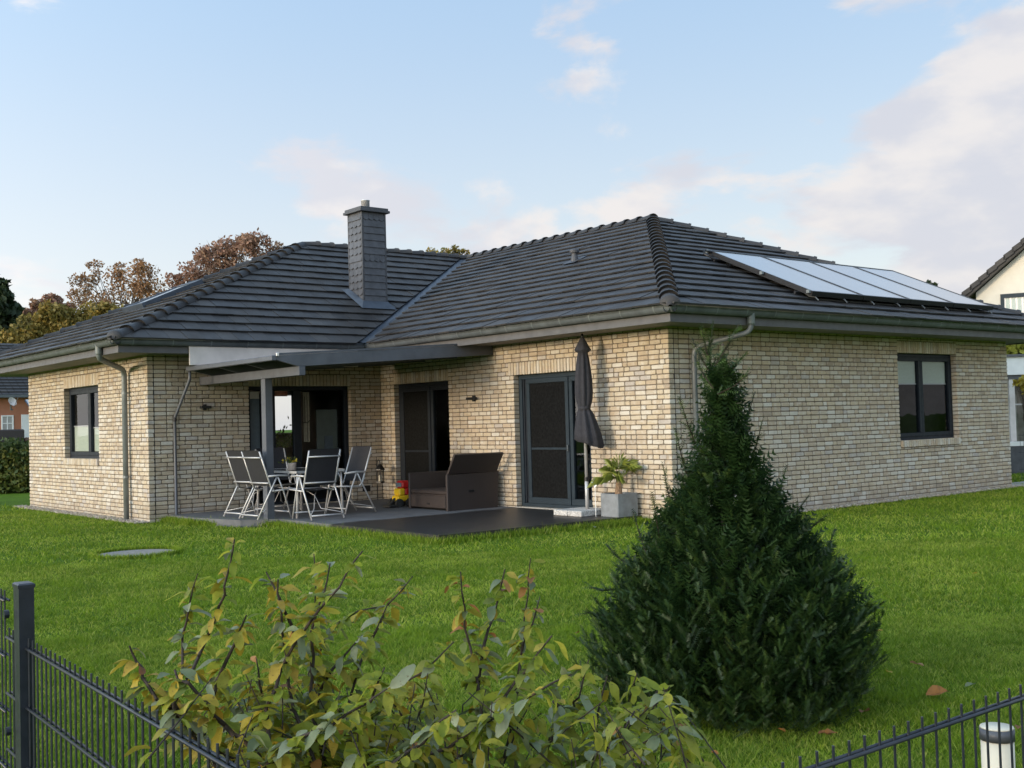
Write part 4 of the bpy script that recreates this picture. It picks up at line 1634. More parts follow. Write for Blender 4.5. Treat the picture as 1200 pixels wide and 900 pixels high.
pt = onz(342.5, 551, ZT + .74)
fp = thing('flower_pot', 'small pale pot of yellow flowers standing on the patio table', 'flower pot', (pt[0], pt[1], ZT + .738))
c0 = (pt[0], pt[1], ZT + .738)
MB().lathe(c0, [(.055, 0), (.06, .01), (.068, .09), (.07, .12), (.058, .12), (.05, .10)], 14).build('pot', M['terracotta'], fp, True)
fo, ff_ = MB(), MB()
for k in range(60):
    q = np.array(c0) + np.array([NR.normal(0, .05), NR.normal(0, .05), .12 + abs(NR.normal(.04, .03))])
    d1 = NR.normal(0, 1, 3); d1 = d1 / np.linalg.norm(d1) * .028
    d2 = np.cross(d1, NR.normal(0, 1, 3)); d2 = d2 / np.linalg.norm(d2) * .012
    (fo if k % 3 else ff_).add([q - d1, q + d2, q + d1, q - d2], [(0, 1, 2, 3)], NR.random())
    if k % 3 == 0:
        ff_.add([q - d2 * 1.6, q + d1 * .8, q + d2 * 1.6, q - d1 * .8], [(0, 1, 2, 3)], NR.random())
fo.build('leaves', M['hedge'], fp)
M['yellowflower'] = leafmat('yellow_flower', [(0, (.70, .50, .03)), (1, (.80, .66, .12))], .3, .6, 40)
ff_.build('flowers', M['yellowflower'], fp)

# rattan garden lounger against the wall between the doors
lg = thing('rattan_lounger', 'brown rattan garden lounger with hooded lid between the terrace doors', 'garden lounger', (-.65, 4.45, ZT))
rx0, rx1 = -1.16, -.20
ya, yb = 3.84, 4.98
z_ = ZT
MB().bbox((rx0 + .03, ya + .05, z_ + .03), (rx1, yb - .05, z_ + .26), .01).build('base', M['rattan'], lg)
MB().bbox((rx0 + .012, ya + .09, z_ + .04), (rx0 + .029, yb - .06, z_ + .235), .004).build('drawer', M['rattan'], lg)
MB().bbox((rx0 + .006, (ya + yb) / 2 - .04, z_ + .085), (rx0 + .011, (ya + yb) / 2 + .04, z_ + .115), .002).build('drawer_grip', M['black'], lg)
MB().bbox((rx0 + .02, ya + .052, z_ + .262), (rx1, yb - .052, z_ + .32), .012).build('seat', M['rattan'], lg)
MB().bbox((rx0, yb - .048, z_), (rx1, yb, z_ + .60), .01).build('armrest', M['rattan'], lg)
MB().bbox((rx1 + .002, ya + .05, z_ + .03), (rx1 + .06, yb, z_ + .60), .01).build('backrest', M['rattan'], lg)
sdm = MB()
n = 5
prof = [(rx0, z_), (rx1 + .06, z_), (rx1 + .10, z_ + .60), (rx0, z_ + .58)]
sdm.add([(x, ya, z) for x, z in prof] + [(x, ya + .048, z) for x, z in prof], [(0, 1, 2, 3), (7, 6, 5, 4), (0, 4, 5, 1), (1, 5, 6, 2), (2, 6, 7, 3), (3, 7, 4, 0)])
sdm.build('side_panel', M['rattan'], lg)
MB().bbox((rx0 + .42, ya - .006, z_ + .28), (rx0 + .54, ya - .001, z_ + .32), .002).build('grip_hole', M['black'], lg)
MB().bbox((rx0 - .02, ya - .02, z_), (rx0 + .03, ya + .0, z_ + .60), .006).build('corner_post', M['rattan'], lg)
hd = MB()
lid = [(ya + .035, z_ + .585), (ya - .015, z_ + .60), (ya - .215, z_ + .905), (ya - .175, z_ + .92)]
hx0, hx1 = rx0 + .01, rx1 + .05
hd.add([(hx0, y, z) for y, z in lid] + [(hx1, y, z) for y, z in lid], [(0, 1, 2, 3), (7, 6, 5, 4), (0, 4, 5, 1), (1, 5, 6, 2), (2, 6, 7, 3), (3, 7, 4, 0)])
hd.bar((hx1 - .06, ya - .10, z_ + .72), (hx1 - .06, ya + .30, z_ + .60), .03, .03)
hd.build('lid', M['rattan'], lg)

# toy digger
p0 = onz(474, 594, ZT)
tx, ty = p0[0] - .02, p0[1] + .05
toy = thing('toy_truck', 'yellow and red plastic ride-on toy parked beside the rattan lounger', 'toy', (tx, ty, ZT))
MB().bbox((tx - .14, ty - .10, ZT + .10), (tx + .12, ty + .10, ZT + .20), .02).bbox((tx - .10, ty - .095, ZT + .201), (tx + .02, ty + .095, ZT + .32), .02).build('body', M['yellow'], toy)
MB().bbox((tx - .05, ty - .10, ZT + .322), (tx + .12, ty + .10, ZT + .45), .03).bbox((tx + .03, ty - .08, ZT + .205), (tx + .14, ty + .08, ZT + .321), .02).build('cab', M['red'], toy)
MB().bbox((tx - .062, ty - .085, ZT + .345), (tx - .051, ty + .085, ZT + .42), .004).build('windscreen', M['greyblind'], toy)
for (dx, dy) in ((-.12, -.115), (.09, -.115), (-.12, .115), (.09, .115)):
    MB().tube([(tx + dx, ty + dy - .025, ZT + .075), (tx + dx, ty + dy + .025, ZT + .075)], .075, 14).build('wheel', M['rubber'], toy, False)
MB().bbox((tx - .32, ty - .11, ZT + .01), (tx - .17, ty + .11, ZT + .05), .01).bar((tx - .24, ty, ZT + .06), (tx - .12, ty, ZT + .16), .05, .03).build('shovel', M['rubber'], toy)

# lantern on a crook by the inner corner
ln_ = thing('lantern', 'dark metal lantern hanging from a thin rod in the corner', 'lantern', (-.30, 7.30, ZT))
lx, ly = -.30, 7.30
MB().tube([(lx, ly, ZT), (lx, ly, .78), (lx + .01, ly, .84), (lx + .0, ly - .05, .87), (lx, ly - .10, .84), (lx, ly - .105, .79)], .008, 6).build('crook', M['black'], ln_)
MB().lathe((lx, ly - .105, .665), [(.012, .125), (.05, .10), (.10, .03), (.102, .015)][::-1], 6).build('lantern_roof', M['black'], ln_)
cg = MB()
for k in range(6):
    an = k * math.pi / 3
    cg.tube([(lx + .075 * math.cos(an), ly - .105 + .075 * math.sin(an), .46), (lx + .075 * math.cos(an), ly - .105 + .075 * math.sin(an), .68)], .008, 5)
cg.lathe((lx, ly - .105, .44), [(.09, 0), (.09, .025)], 6)
cg.build('cage', M['black'], ln_)
MB().lathe((lx, ly - .105, .467), [(.035, 0), (.035, .11), (.01, .12)], 10).build('candle', M['creamlamp'], ln_)

# closed parasol on its granite base
ux, uy = -.42, 1.42
q = onz(688.5, 598, .17)
ux, uy = q[0], q[1]
um = thing('closed_parasol', 'closed anthracite parasol strapped round its pole on a granite block base', 'parasol', (ux, uy, ZT))
cxy = onz(684, 603.5, .10)
bxx, byy = ux - .05, uy + .06
for (dx, dy) in ((-.155, -.155), (.155, -.155), (-.155, .155), (.155, .155)):
    MB().bbox((bxx + dx - .15, byy + dy - .15, ZT + .002), (bxx + dx + .15, byy + dy + .15, ZT + .085), .008).build('base_slab', M['granite'], um)
MB().tube([(ux, uy, ZT + .086), (ux, uy, ZT + .55)], .028, 12).tube([(ux, uy, ZT + .551), (ux, uy, 2.60)], .022, 12).build('pole', M['alu'], um, True)
MB().lathe((ux, uy, ZT + .5), [(.034, 0), (.034, .06)], 12).build('pole_collar', M['black'], um)


def zat(py):
    q = ray(689, py)
    dd = (ux - CAM[0]) / q[0]
    return CAM[2] + q[2] * dd


mpp = 17.4 / F
prof = [(395, 2), (399, 4), (404, 6.5), (409.5, 9.5), (411, 8.5), (413, 5.6), (420, 6.2), (432, 7.5), (446, 8.6), (460, 8.8), (470, 7.8), (477, 6.6), (479.5, 6.4), (484, 8.2), (496, 11), (508, 13.5), (519, 15), (521, 13.5)]
N = 32
vv, ff = [], []
for i, (py, hw) in enumerate(prof):
    z = zat(py)
    hw_ = hw * mpp
    for k in range(N):
        an = 2 * math.pi * k / N
        fold = 1 + (.20 if py > 414 else .05) * math.sin(an * 8 + i * .15) * (0.5 if 474 < py < 481 else 1)
        r_ = hw_ * fold
        sh = 0.0
        if py > 480:
            sh = (py - 480) / 40 * .06
        zz = z
        if py > 505:
            zz = z + .10 * ((py - 505) / 16) * math.cos(an - math.radians(-50)) * -1 * .6
        vv.append((ux + r_ * math.cos(an) + sh * .776, uy + r_ * math.sin(an) - sh * .63, zz))
for i in range(len(prof) - 1):
    for k in range(N):
        k2 = (k + 1) % N
        ff.append((i * N + k, (i + 1) * N + k, (i + 1) * N + k2, i * N + k2))
b_ = MB(); b_.add(vv, ff)
b_.build('cover_cloth', M['umbrella'], um, True)
MB().lathe((ux, uy, zat(480.5)), [(7.0 * mpp, 0), (7.2 * mpp, .03), (7.0 * mpp, .06)], 20).build('strap', M['umbrella'], um, True)
MB().lathe((ux, uy, zat(395.5)), [(.018, 0), (.024, .01), (.02, .05), (.006, .07)], 10).build('finial', M['black'], um, True)

# planter with a small palm
pq = onz(725, 607, .10)
px0, py0 = pq[0] + .0, pq[1] + .0
PW, PD, PH = .40, .36, .335
pla = thing('palm_planter', 'square grey metal planter with a small fan palm at the wall', 'planter', (px0 + PW / 2, py0 + PD / 2, ZT))
b_ = MB()
zt_ = ZT + PH
b_.bbox((px0, py0, ZT), (px0 + PW, py0 + .02, zt_), .004).bbox((px0, py0 + PD - .02, ZT), (px0 + PW, py0 + PD, zt_), .004)
b_.bbox((px0, py0 + .0205, ZT), (px0 + .02, py0 + PD - .0205, zt_ - .001), .004).bbox((px0 + PW - .02, py0 + .0205, ZT), (px0 + PW, py0 + PD - .0205, zt_ - .001), .004)
b_.build('pot', M['planter'], pla)
MB().box((px0 + .021, py0 + .021, ZT + .05), (px0 + PW - .021, py0 + PD - .021, zt_ - .04)).build('soil', M['soil'], pla)
tcx, tcy = px0 + PW / 2 - .01, py0 + PD / 2
MB().tube([(tcx, tcy, zt_ - .05), (tcx + .005, tcy, zt_ + .08), (tcx + .01, tcy, zt_ + .22)], [.06, .048, .035], 10).build('trunk', M['palmtrunk'], pla)
for k in range(10):
    an = k * 2.399 + .3
    tilt = [.15, .5, .9, 1.15, 1.35, .7, 1.5][k % 7]
    dirv = np.array([math.cos(an) * math.sin(tilt), math.sin(an) * math.sin(tilt), math.cos(tilt)])
    st = np.array([tcx + .01, tcy, zt_ + .20])
    lp_ = .16 + .07 * NR.random()
    hub = st + dirv * lp_
    b_ = MB()
    b_.tube([st, st + dirv * lp_ * .5, hub], .006, 5)
    side = np.cross(dirv, (0, 0, 1)); side /= np.linalg.norm(side) + 1e-9
    upv = np.cross(side, dirv)
    for j in range(11):
        fa = math.radians(-80 + 16 * j)
        ld = dirv * math.cos(fa) + side * math.sin(fa)
        ll = (.27 - .07 * abs(j - 5) / 5) * NR.uniform(.85, 1.1)
        mid = hub + ld * ll * .55 + upv * .015
        tip = hub + ld * ll + np.array([0, 0, -.07 * ll / .25]) * (.6 + abs(tilt))
        ws = np.cross(ld, upv) * .0065
        b_.add([hub, mid + ws, tip, mid - ws], [(0, 1, 2), (0, 2, 3)], NR.random())
    b_.build('palm_leaf', M['palm'], pla)

# a glittering stake ornament beside the pot
oq = np.array([px0 - .03, py0 + PD + .08])
orn = thing('garden_ornament', 'silver pinwheel ornament on a thin white stick beside the planter', 'garden ornament', (oq[0], oq[1], ZT))
MB().tube([(oq[0], oq[1], ZT), (oq[0], oq[1], ZT + .48)], .005, 6).build('stick', M['white'], orn)
b_ = MB()
for k in range(10):
    an = k * math.pi / 5
    d1 = np.array([math.cos(an) * .55, -.4 * math.cos(an), math.sin(an)]) * .085
    c1 = np.array([oq[0], oq[1] - .01, ZT + .50])
    d2 = np.array([math.cos(an + .5) * .55, -.4 * math.cos(an + .5) - .25, math.sin(an + .5)]) * .06
    b_.add([c1, c1 + d1, c1 + d2], [(0, 1, 2)])
b_.build('pinwheel', M['silver'], orn)

# ------------------------------------------------------------------ lawn details
mhc = onz(160, 648.5, .004)
mh = MB()
N = 40
mh.lathe((mhc[0], mhc[1], -.06), [(.50, 0), (.50, .058), (.485, .063), (.0, .064)], N)
tag(mh.build('shaft_cover', M['cover'], None), 'round flat concrete shaft cover set in the lawn', 'shaft cover')
# dome-less cap for the lathe's open centre is closed by its last ring


def lawn_h(x, y):
    return 0.012 * np.sin(x * .9 + y * .5) + .010 * np.sin(x * .4 - y * .8 + 1)


LAT = [np.random.default_rng(900 + i).random((256, 256)) for i in range(4)]


def vnoise(x, y, i):
    xi, yi = np.floor(x).astype(int), np.floor(y).astype(int)
    fx, fy_ = x - xi, y - yi
    fx, fy_ = fx * fx * (3 - 2 * fx), fy_ * fy_ * (3 - 2 * fy_)
    T = LAT[i]
    g = lambda a, b: T[a % 256, b % 256]
    return (g(xi, yi) * (1 - fx) + g(xi + 1, yi) * fx) * (1 - fy_) + (g(xi, yi + 1) * (1 - fx) + g(xi + 1, yi + 1) * fx) * fy_


def blades(n, dmin, dmax, h, w_):
    # points in the part of the lawn that the view takes in, by distance
    d_ = np.sqrt(NR.random(n) * (dmax ** 2 - dmin ** 2) + dmin ** 2)
    lat = (NR.random(n) * 1.40 - .70) * 1200 / F
    fh = np.array([FW[0], FW[1]]) / math.hypot(FW[0], FW[1])
    rh_ = np.array([fh[1], -fh[0]])
    x = CAM[0] + fh[0] * d_ + rh_[0] * lat * d_
    y = CAM[1] + fh[1] * d_ + rh_[1] * lat * d_
    keep = ~in_poly(x, y, TERR)
    keep &= ~((x > -.22) & (y > -.20) & (x < WA + .3))
    keep &= ~((x > -K - .22) & (y > L - .02))
    keep &= ~((x - mhc[0]) ** 2 + (y - mhc[1]) ** 2 < .475 ** 2)
    cl = vnoise(x / .11, y / .11, 1) * .6 + vnoise(x / .28, y / .28, 2) * .4
    pn = np.sin(x * 2.1 + np.sin(y * 1.7) * 1.3) * np.sin(y * 2.6 + np.sin(x * 1.2)) + NR.normal(0, .55, n)
    x, y, pn, cl = x[keep], y[keep], pn[keep], cl[keep]
    k = len(x)
    an = NR.random(k) * 2 * math.pi
    le = np.abs(NR.normal(.85, .4, k))
    hh = h * NR.uniform(.55, 1.25, k) * (.35 + 1.35 * cl) * (1 + .12 * np.tanh(pn))
    la = NR.random(k) * 2 * math.pi
    bx_, by_ = np.cos(an) * w_ / 2, np.sin(an) * w_ / 2
    z0 = np.full(k, -.014)
    V = np.empty((k, 3, 3), np.float32)
    V[:, 0] = np.stack([x - bx_, y - by_, z0], 1)
    V[:, 1] = np.stack([x + bx_, y + by_, z0], 1)
    V[:, 2] = np.stack([x + np.cos(la) * hh * le, y + np.sin(la) * hh * le, z0 + hh], 1)
    return V.reshape(-1, 3), np.clip(.22 + .42 * cl + .13 * pn + NR.normal(0, .12, k), .01, .99)


Vs, Rs = [], []
for (n, d0, d1, h, w_) in ((330000, 2.2, 5.0, .031, .0041), (350000, 5.0, 8.5, .031, .0058), (300000, 8.5, 13.5, .033, .0088), (210000, 13.5, 23, .040, .0135), (60000, 23, 36, .06, .03)):
    v_, r_ = blades(n, d0, d1, h, w_)
    Vs.append(v_); Rs.append(r_)
# longer fringes along the terrace edge
ed = []
for (p_, q_, n) in (((-3.60, .70), (-.1, .60), 5200), ((-3.60, .70), (-3.60, 5.0), 5200), ((-3.60, 4.95), (-4.36, 6.6), 5200), ((-4.36, 6.5), (-4.36, 7.5), 3000), ((-.9, .55), (0.1, .5), 2500)):
    tt = NR.random(n)
    ed.append(np.stack([p_[0] + (q_[0] - p_[0]) * tt + NR.normal(0, .05, n), p_[1] + (q_[1] - p_[1]) * tt + NR.normal(0, .05, n)], 1))
ed = np.concatenate(ed)
tt = NR.random(2600) * 6.283
ed = np.concatenate([ed, np.stack([mhc[0] + np.cos(tt) * (.50 + np.abs(NR.normal(0, .03, 2600))), mhc[1] + np.sin(tt) * (.50 + np.abs(NR.normal(0, .03, 2600)))], 1)])
k = len(ed)
an = NR.random(k) * 6.283
hh = .05 + np.abs(NR.normal(0, .032, k))
hh[-2600:] = .035 + NR.random(2600) * .035
la = NR.random(k) * 6.283
V = np.empty((k, 3, 3), np.float32)
V[:, 0] = np.stack([ed[:, 0] - np.cos(an) * .006, ed[:, 1] - np.sin(an) * .006, np.full(k, -.01)], 1)
V[:, 1] = np.stack([ed[:, 0] + np.cos(an) * .006, ed[:, 1] + np.sin(an) * .006, np.full(k, -.01)], 1)
V[:, 2] = np.stack([ed[:, 0] + np.cos(la) * hh * .5, ed[:, 1] + np.sin(la) * hh * .5, hh], 1)
Vs.append(V.reshape(-1, 3)); Rs.append(np.clip(NR.normal(.5, .2, k), 0.01, .99))
GV = np.concatenate(Vs)
go = fastmesh('grass', GV, np.arange(len(GV), dtype=np.int32).reshape(-1, 3), np.concatenate(Rs), M['grass'])
tag(go, 'short green lawn grass around the bungalow', 'grass', kind='stuff')


def leaf_mesh(ln=.06, w_=.034, bend=.25, curl=.3, seed=0):
    rg = np.random.default_rng(seed)
    vv, ff = [], []
    n = 5
    for i in range(n + 1):
        t_ = i / n
        x = ln * t_
        hw = w_ / 2 * (math.sin(math.pi * min(1, t_ * .92 + .04)) ** .75) * (1 - .15 * t_) + .0006
        z = -bend * ln * t_ * t_
        for s_ in (-1, 0, 1):
            vv.append((x, s_ * hw * (1 + rg.normal(0, .09)) + .004 * math.sin(3 * t_ + seed), z + abs(s_) * hw * (curl + .25 * math.sin(5 * t_ + seed * 1.7 + s_)) + rg.normal(0, .0009)))
    for i in range(n):
        for s_ in (0, 1):
            a = i * 3 + s_
            ff.append((a, a + 1, a + 4, a + 3))
    # short stalk
    k = len(vv)
    vv += [(-.012, -.0008, 0), (-.012, .0008, 0), (0, .0008, 0), (0, -.0008, 0)]
    ff.append((k, k + 1, k + 2, k + 3))
    return vv, ff


leaflbl = [(1111, 813, 'large curled orange-brown leaf on the grass right of the yew', .15, 'leaforange'),
           (960, 863, 'left of two brown leaves lying close together before the yew', .075, 'leaforange'),
           (970, 863.5, 'right of two brown leaves lying close together before the yew', .09, 'leaforange'),
           (912.5, 857, 'small orange leaf on the grass at the foot of the yew', .06, 'leaforange'),
           (1009, 838, 'flat pale brown leaf in the shade right of the yew', .10, 'tanleaf'),
           (1067, 779, 'thin tan leaf on the open lawn beside the yew', .10, 'tanleaf'),
           (1045, 791, 'small yellowish leaf on the open lawn beside the yew', .07, 'leafyellow'),
           (1142, 804, 'pale cream leaf on the lawn beyond the fence', .08, 'leafpale'),
           (676, 744, 'small pinkish leaf on the lawn left of the yew', .055, 'leaforange'),
           (1035, 741, 'tiny yellow leaf on the lawn right of the yew tip shoots', .06, 'leafyellow'),
           (1146, 673, 'tiny orange leaf far out on the right of the lawn', .07, 'leafyellow'),
           (834, 884, 'small orange leaf in the grass by the shrub', .05, 'leaforange'),
           (696, 618, 'white petal on the grass at the terrace edge', .10, 'leafpale'),
           (1192, 853, 'orange leaf on the grass behind the path lamp', .06, 'leaforange')]
for k, (px, py, lb, sz, mt) in enumerate(leaflbl):
    q = onz(px, py, .03)
    vv, ff = leaf_mesh(sz * .8, sz * .55, .1, .5, k)
    an = rnd.uniform(0, 6.28)
    R_ = Matrix.Rotation(an, 3, 'Z') @ Matrix.Rotation(rnd.uniform(-.35, .35), 3, 'X')
    b_ = MB()
    b_.add([np.array(R_ @ Vector(v_)) + q + np.array([0, 0, .012]) for v_ in vv], ff)
    tag(b_.build('fallen_leaf', M[mt], None), lb, 'fallen leaf', 'fallen leaves on the lawn')

# ------------------------------------------------------------------ yew
YX, YY = at(856, 700, 6.0)[:2]
yew = thing('yew_tree', 'dark green cone-shaped yew with a leggy top standing on the lawn', 'yew tree', (YX, YY, 0))
b_ = MB()
b_.tube([(YX, YY, -.03), (YX + .01, YY, .5), (YX, YY + .01, 1.2), (YX + .005, YY, 1.9)], [.05, .045, .028, .006], 8)
b_.build('trunk', M['treebark'], yew, True)


def yrad(z):
    return np.interp(z, [.0, .10, .22, .35, .50, .70, .95, 1.15, 1.30, 1.48, 1.70, 1.86], [.50, .64, .70, .725, .715, .625, .385, .240, .135, .078, .038, .016])


def shoots(n, zlo, zhi, inner, ln0, ln1, outward, seed, lumpy=.10):
    rg = np.random.default_rng(seed)
    zz = rg.random(n * 3) * (zhi - zlo) + zlo
    keep = rg.random(n * 3) < (yrad(zz) / .75 + .06)
    zz = zz[keep][:n]
    k = len(zz)
    th = rg.random(k) * 2 * math.pi
    lump = 1 + lumpy * (np.sin(th * 5 + zz * 6) * np.sin(zz * 11 + th * 2) + .6 * np.sin(th * 9 - zz * 17))
    rr = yrad(zz) * lump * (1 - inner * rg.random(k) ** 1.6)
    base = np.stack([YX + rr * np.cos(th), YY + rr * np.sin(th), zz], 1)
    o_ = outward * rg.uniform(.5, 1.3, k)
    dirv = np.stack([np.cos(th) * o_, np.sin(th) * o_, np.full(k, 1.0) * rg.uniform(.35, 1.2, k)], 1) + rg.normal(0, .25, (k, 3))
    dirv /= np.linalg.norm(dirv, axis=1)[:, None]
    ln = rg.uniform(ln0, ln1, k)
    return base, dirv, ln, rg


def needles(base, dirv, ln, rg, pairs=9, nl=.020, nw=.0034):
    k = len(base)
    side = np.cross(dirv, np.tile([0, 0, 1.0], (k, 1)) + rg.normal(0, .5, (k, 3)))
    side /= np.linalg.norm(side, axis=1)[:, None] + 1e-9
    nrm = np.cross(side, dirv)
    Vout, rout = [], []
    shade = np.clip(rg.normal(.45, .18, k), 0.01, .8)
    for j in range(pairs):
        t_ = (j + .5) / pairs
        for s_ in (-1, 1):
            c = base + dirv * (ln * t_)[:, None]
            d_ = side * s_ * .85 + dirv * .55 + nrm * rg.uniform(-.25, .25, (k, 1))
            L_ = nl * (1 - .45 * t_ ** 3) * rg.uniform(.8, 1.2, (k, 1))
            w_ = np.cross(d_, nrm)
            w_ /= np.linalg.norm(w_, axis=1)[:, None]
            tri = np.stack([c - dirv * .001 + w_ * nw / 2, c - w_ * nw / 2, c + d_ * L_], 1)
            Vout.append(tri.reshape(-1, 3))
            rout.append(np.clip(shade + .22 * t_ ** 2, .01, .99))
    # the green stem
    tri = np.stack([base - side * .0018, base + side * .0018, base + dirv * ln[:, None]], 1)
    Vout.append(tri.reshape(-1, 3)); rout.append(shade)
    return np.concatenate(Vout), np.concatenate(rout)


parts = []
rg = np.random.default_rng(3)
nb = 2000
zz = rg.random(nb * 4) * 1.80 + .04
zz = zz[rg.random(nb * 4) < (yrad(zz) / .75 + .10)][:nb]
nb = len(zz)
th = rg.random(nb) * 2 * math.pi
lump = 1 + .07 * np.sin(th * 5 + zz * 6) * np.sin(zz * 11 + th * 2) + rg.normal(0, .05, nb)
rr = yrad(zz) * lump * (1 - .32 * rg.random(nb) ** 2.2)
tipp = np.stack([YX + rr * np.cos(th), YY + rr * np.sin(th), zz], 1)
ax = np.stack([np.cos(th) * rg.uniform(.55, 1.2, nb), np.sin(th) * rg.uniform(.55, 1.2, nb), rg.uniform(.7, 1.5, nb)], 1) + rg.normal(0, .16, (nb, 3))
ax /= np.linalg.norm(ax, axis=1)[:, None]
bl = rg.uniform(.13, .24, nb) * np.clip(yrad(zz) / .35, .55, 1)
sdv = np.cross(ax, np.tile([0, 0, 1.0], (nb, 1)) + rg.normal(0, .3, (nb, 3)))
sdv /= np.linalg.norm(sdv, axis=1)[:, None]
hue = np.clip(rg.normal(.40, .17, nb), .02, .8)
for j in range(9):
    t_ = j / 8
    if j == 8:
        bs, dv = tipp - ax * (bl * .22)[:, None], ax
        ln = bl * .42
    else:
        bs = tipp - ax * (bl * (1 - t_))[:, None]
        dv = ax * .75 + sdv * (1 if j % 2 else -1) * .8 + np.array([0, 0, .30]) + rg.normal(0, .12, (nb, 3))
        dv /= np.linalg.norm(dv, axis=1)[:, None]
        ln = bl * (.42 - .17 * t_) * rg.uniform(.8, 1.25, nb)
    v_, r_ = needles(bs, dv, ln, np.random.default_rng(50 + j), 9, .0165, .0044)
    npt = len(r_) // nb
    parts.append((v_, np.clip(np.tile(hue, npt) * .75 + r_ * .28 + (.18 if j == 8 else 0), .01, .99)))
# inner shoots that close the crown, its inner shade put into their darker colour
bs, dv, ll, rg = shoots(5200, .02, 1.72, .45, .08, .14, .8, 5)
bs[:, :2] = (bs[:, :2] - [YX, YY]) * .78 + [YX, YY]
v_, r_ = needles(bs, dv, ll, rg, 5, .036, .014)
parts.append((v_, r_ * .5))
# long leaders at the tip and side shoots that stand off the outline
lead = []
tip = np.array([YX, YY, 1.72])
sdx = np.array([RT[0], RT[1], 0]) / math.hypot(RT[0], RT[1])
for (px, py, qx, qy) in ((830, 420, 836, 377), (832, 436, 812, 398), (834, 432, 822, 385), (838, 428, 866, 380), (846, 442, 872, 416), (836, 455, 815, 420), (841, 462, 880, 436),
                         (815, 520, 797, 468), (868, 510, 884, 462), (806, 560, 792, 505), (878, 548, 894, 492), (790, 610, 777, 545), (905, 600, 921, 548), (775, 640, 765, 580), (915, 622, 948, 580),
                         (760, 655, 742, 600), (940, 645, 990, 655), (955, 670, 1006, 690), (720, 690, 692, 688), (985, 700, 1028, 712), (715, 720, 684, 716), (965, 650, 978, 622), (735, 660, 712, 640), (990, 740, 1026, 738), (930, 630, 968, 604)):
    dd = 6.0 + rnd.uniform(-.15, .15)
    a_, b2 = at(px, py, dd), at(qx, qy, dd + rnd.uniform(-.12, .05))
    lead.append((a_, b2))
lv, lr = [], []
for (a_, b2) in lead:
    mid = (a_ + b2) / 2 + np.array([0, 0, -.015])
    MB().tube([a_, mid, b2], [.004, .003, .0015], 5).build('twig', M['bark'], yew)
    n = 5
    pts = [a_ * (1 - t_) ** 2 + 2 * mid * t_ * (1 - t_) + b2 * t_ ** 2 for t_ in np.linspace(0, 1, n + 1)]
    for i in range(n):
        d_ = pts[i + 1] - pts[i]
        l_ = np.linalg.norm(d_)
        bs = np.array([pts[i]]); dv = np.array([d_ / l_])
        v_, r_ = needles(bs, dv, np.array([l_ * 1.3]), np.random.default_rng(i), 8, .022, .0052)
        lv.append(v_); lr.append(np.clip(r_ + .2, 0, .99))
        for s_ in range(2):
            dv2 = np.array([d_ / l_ + NR.normal(0, .5, 3)])
            dv2 /= np.linalg.norm(dv2)
            v_, r_ = needles(bs, dv2, np.array([.05 + .03 * NR.random()]), np.random.default_rng(i + 9), 6, .020, .0050)
            lv.append(v_); lr.append(np.clip(r_ + .1, 0, .99))
parts.append((np.concatenate(lv), np.concatenate(lr)))
YV = np.concatenate([q[0] for q in parts])
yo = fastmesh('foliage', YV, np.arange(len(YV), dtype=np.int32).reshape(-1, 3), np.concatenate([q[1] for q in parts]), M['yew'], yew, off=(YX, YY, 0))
tag(yo, kind='stuff')

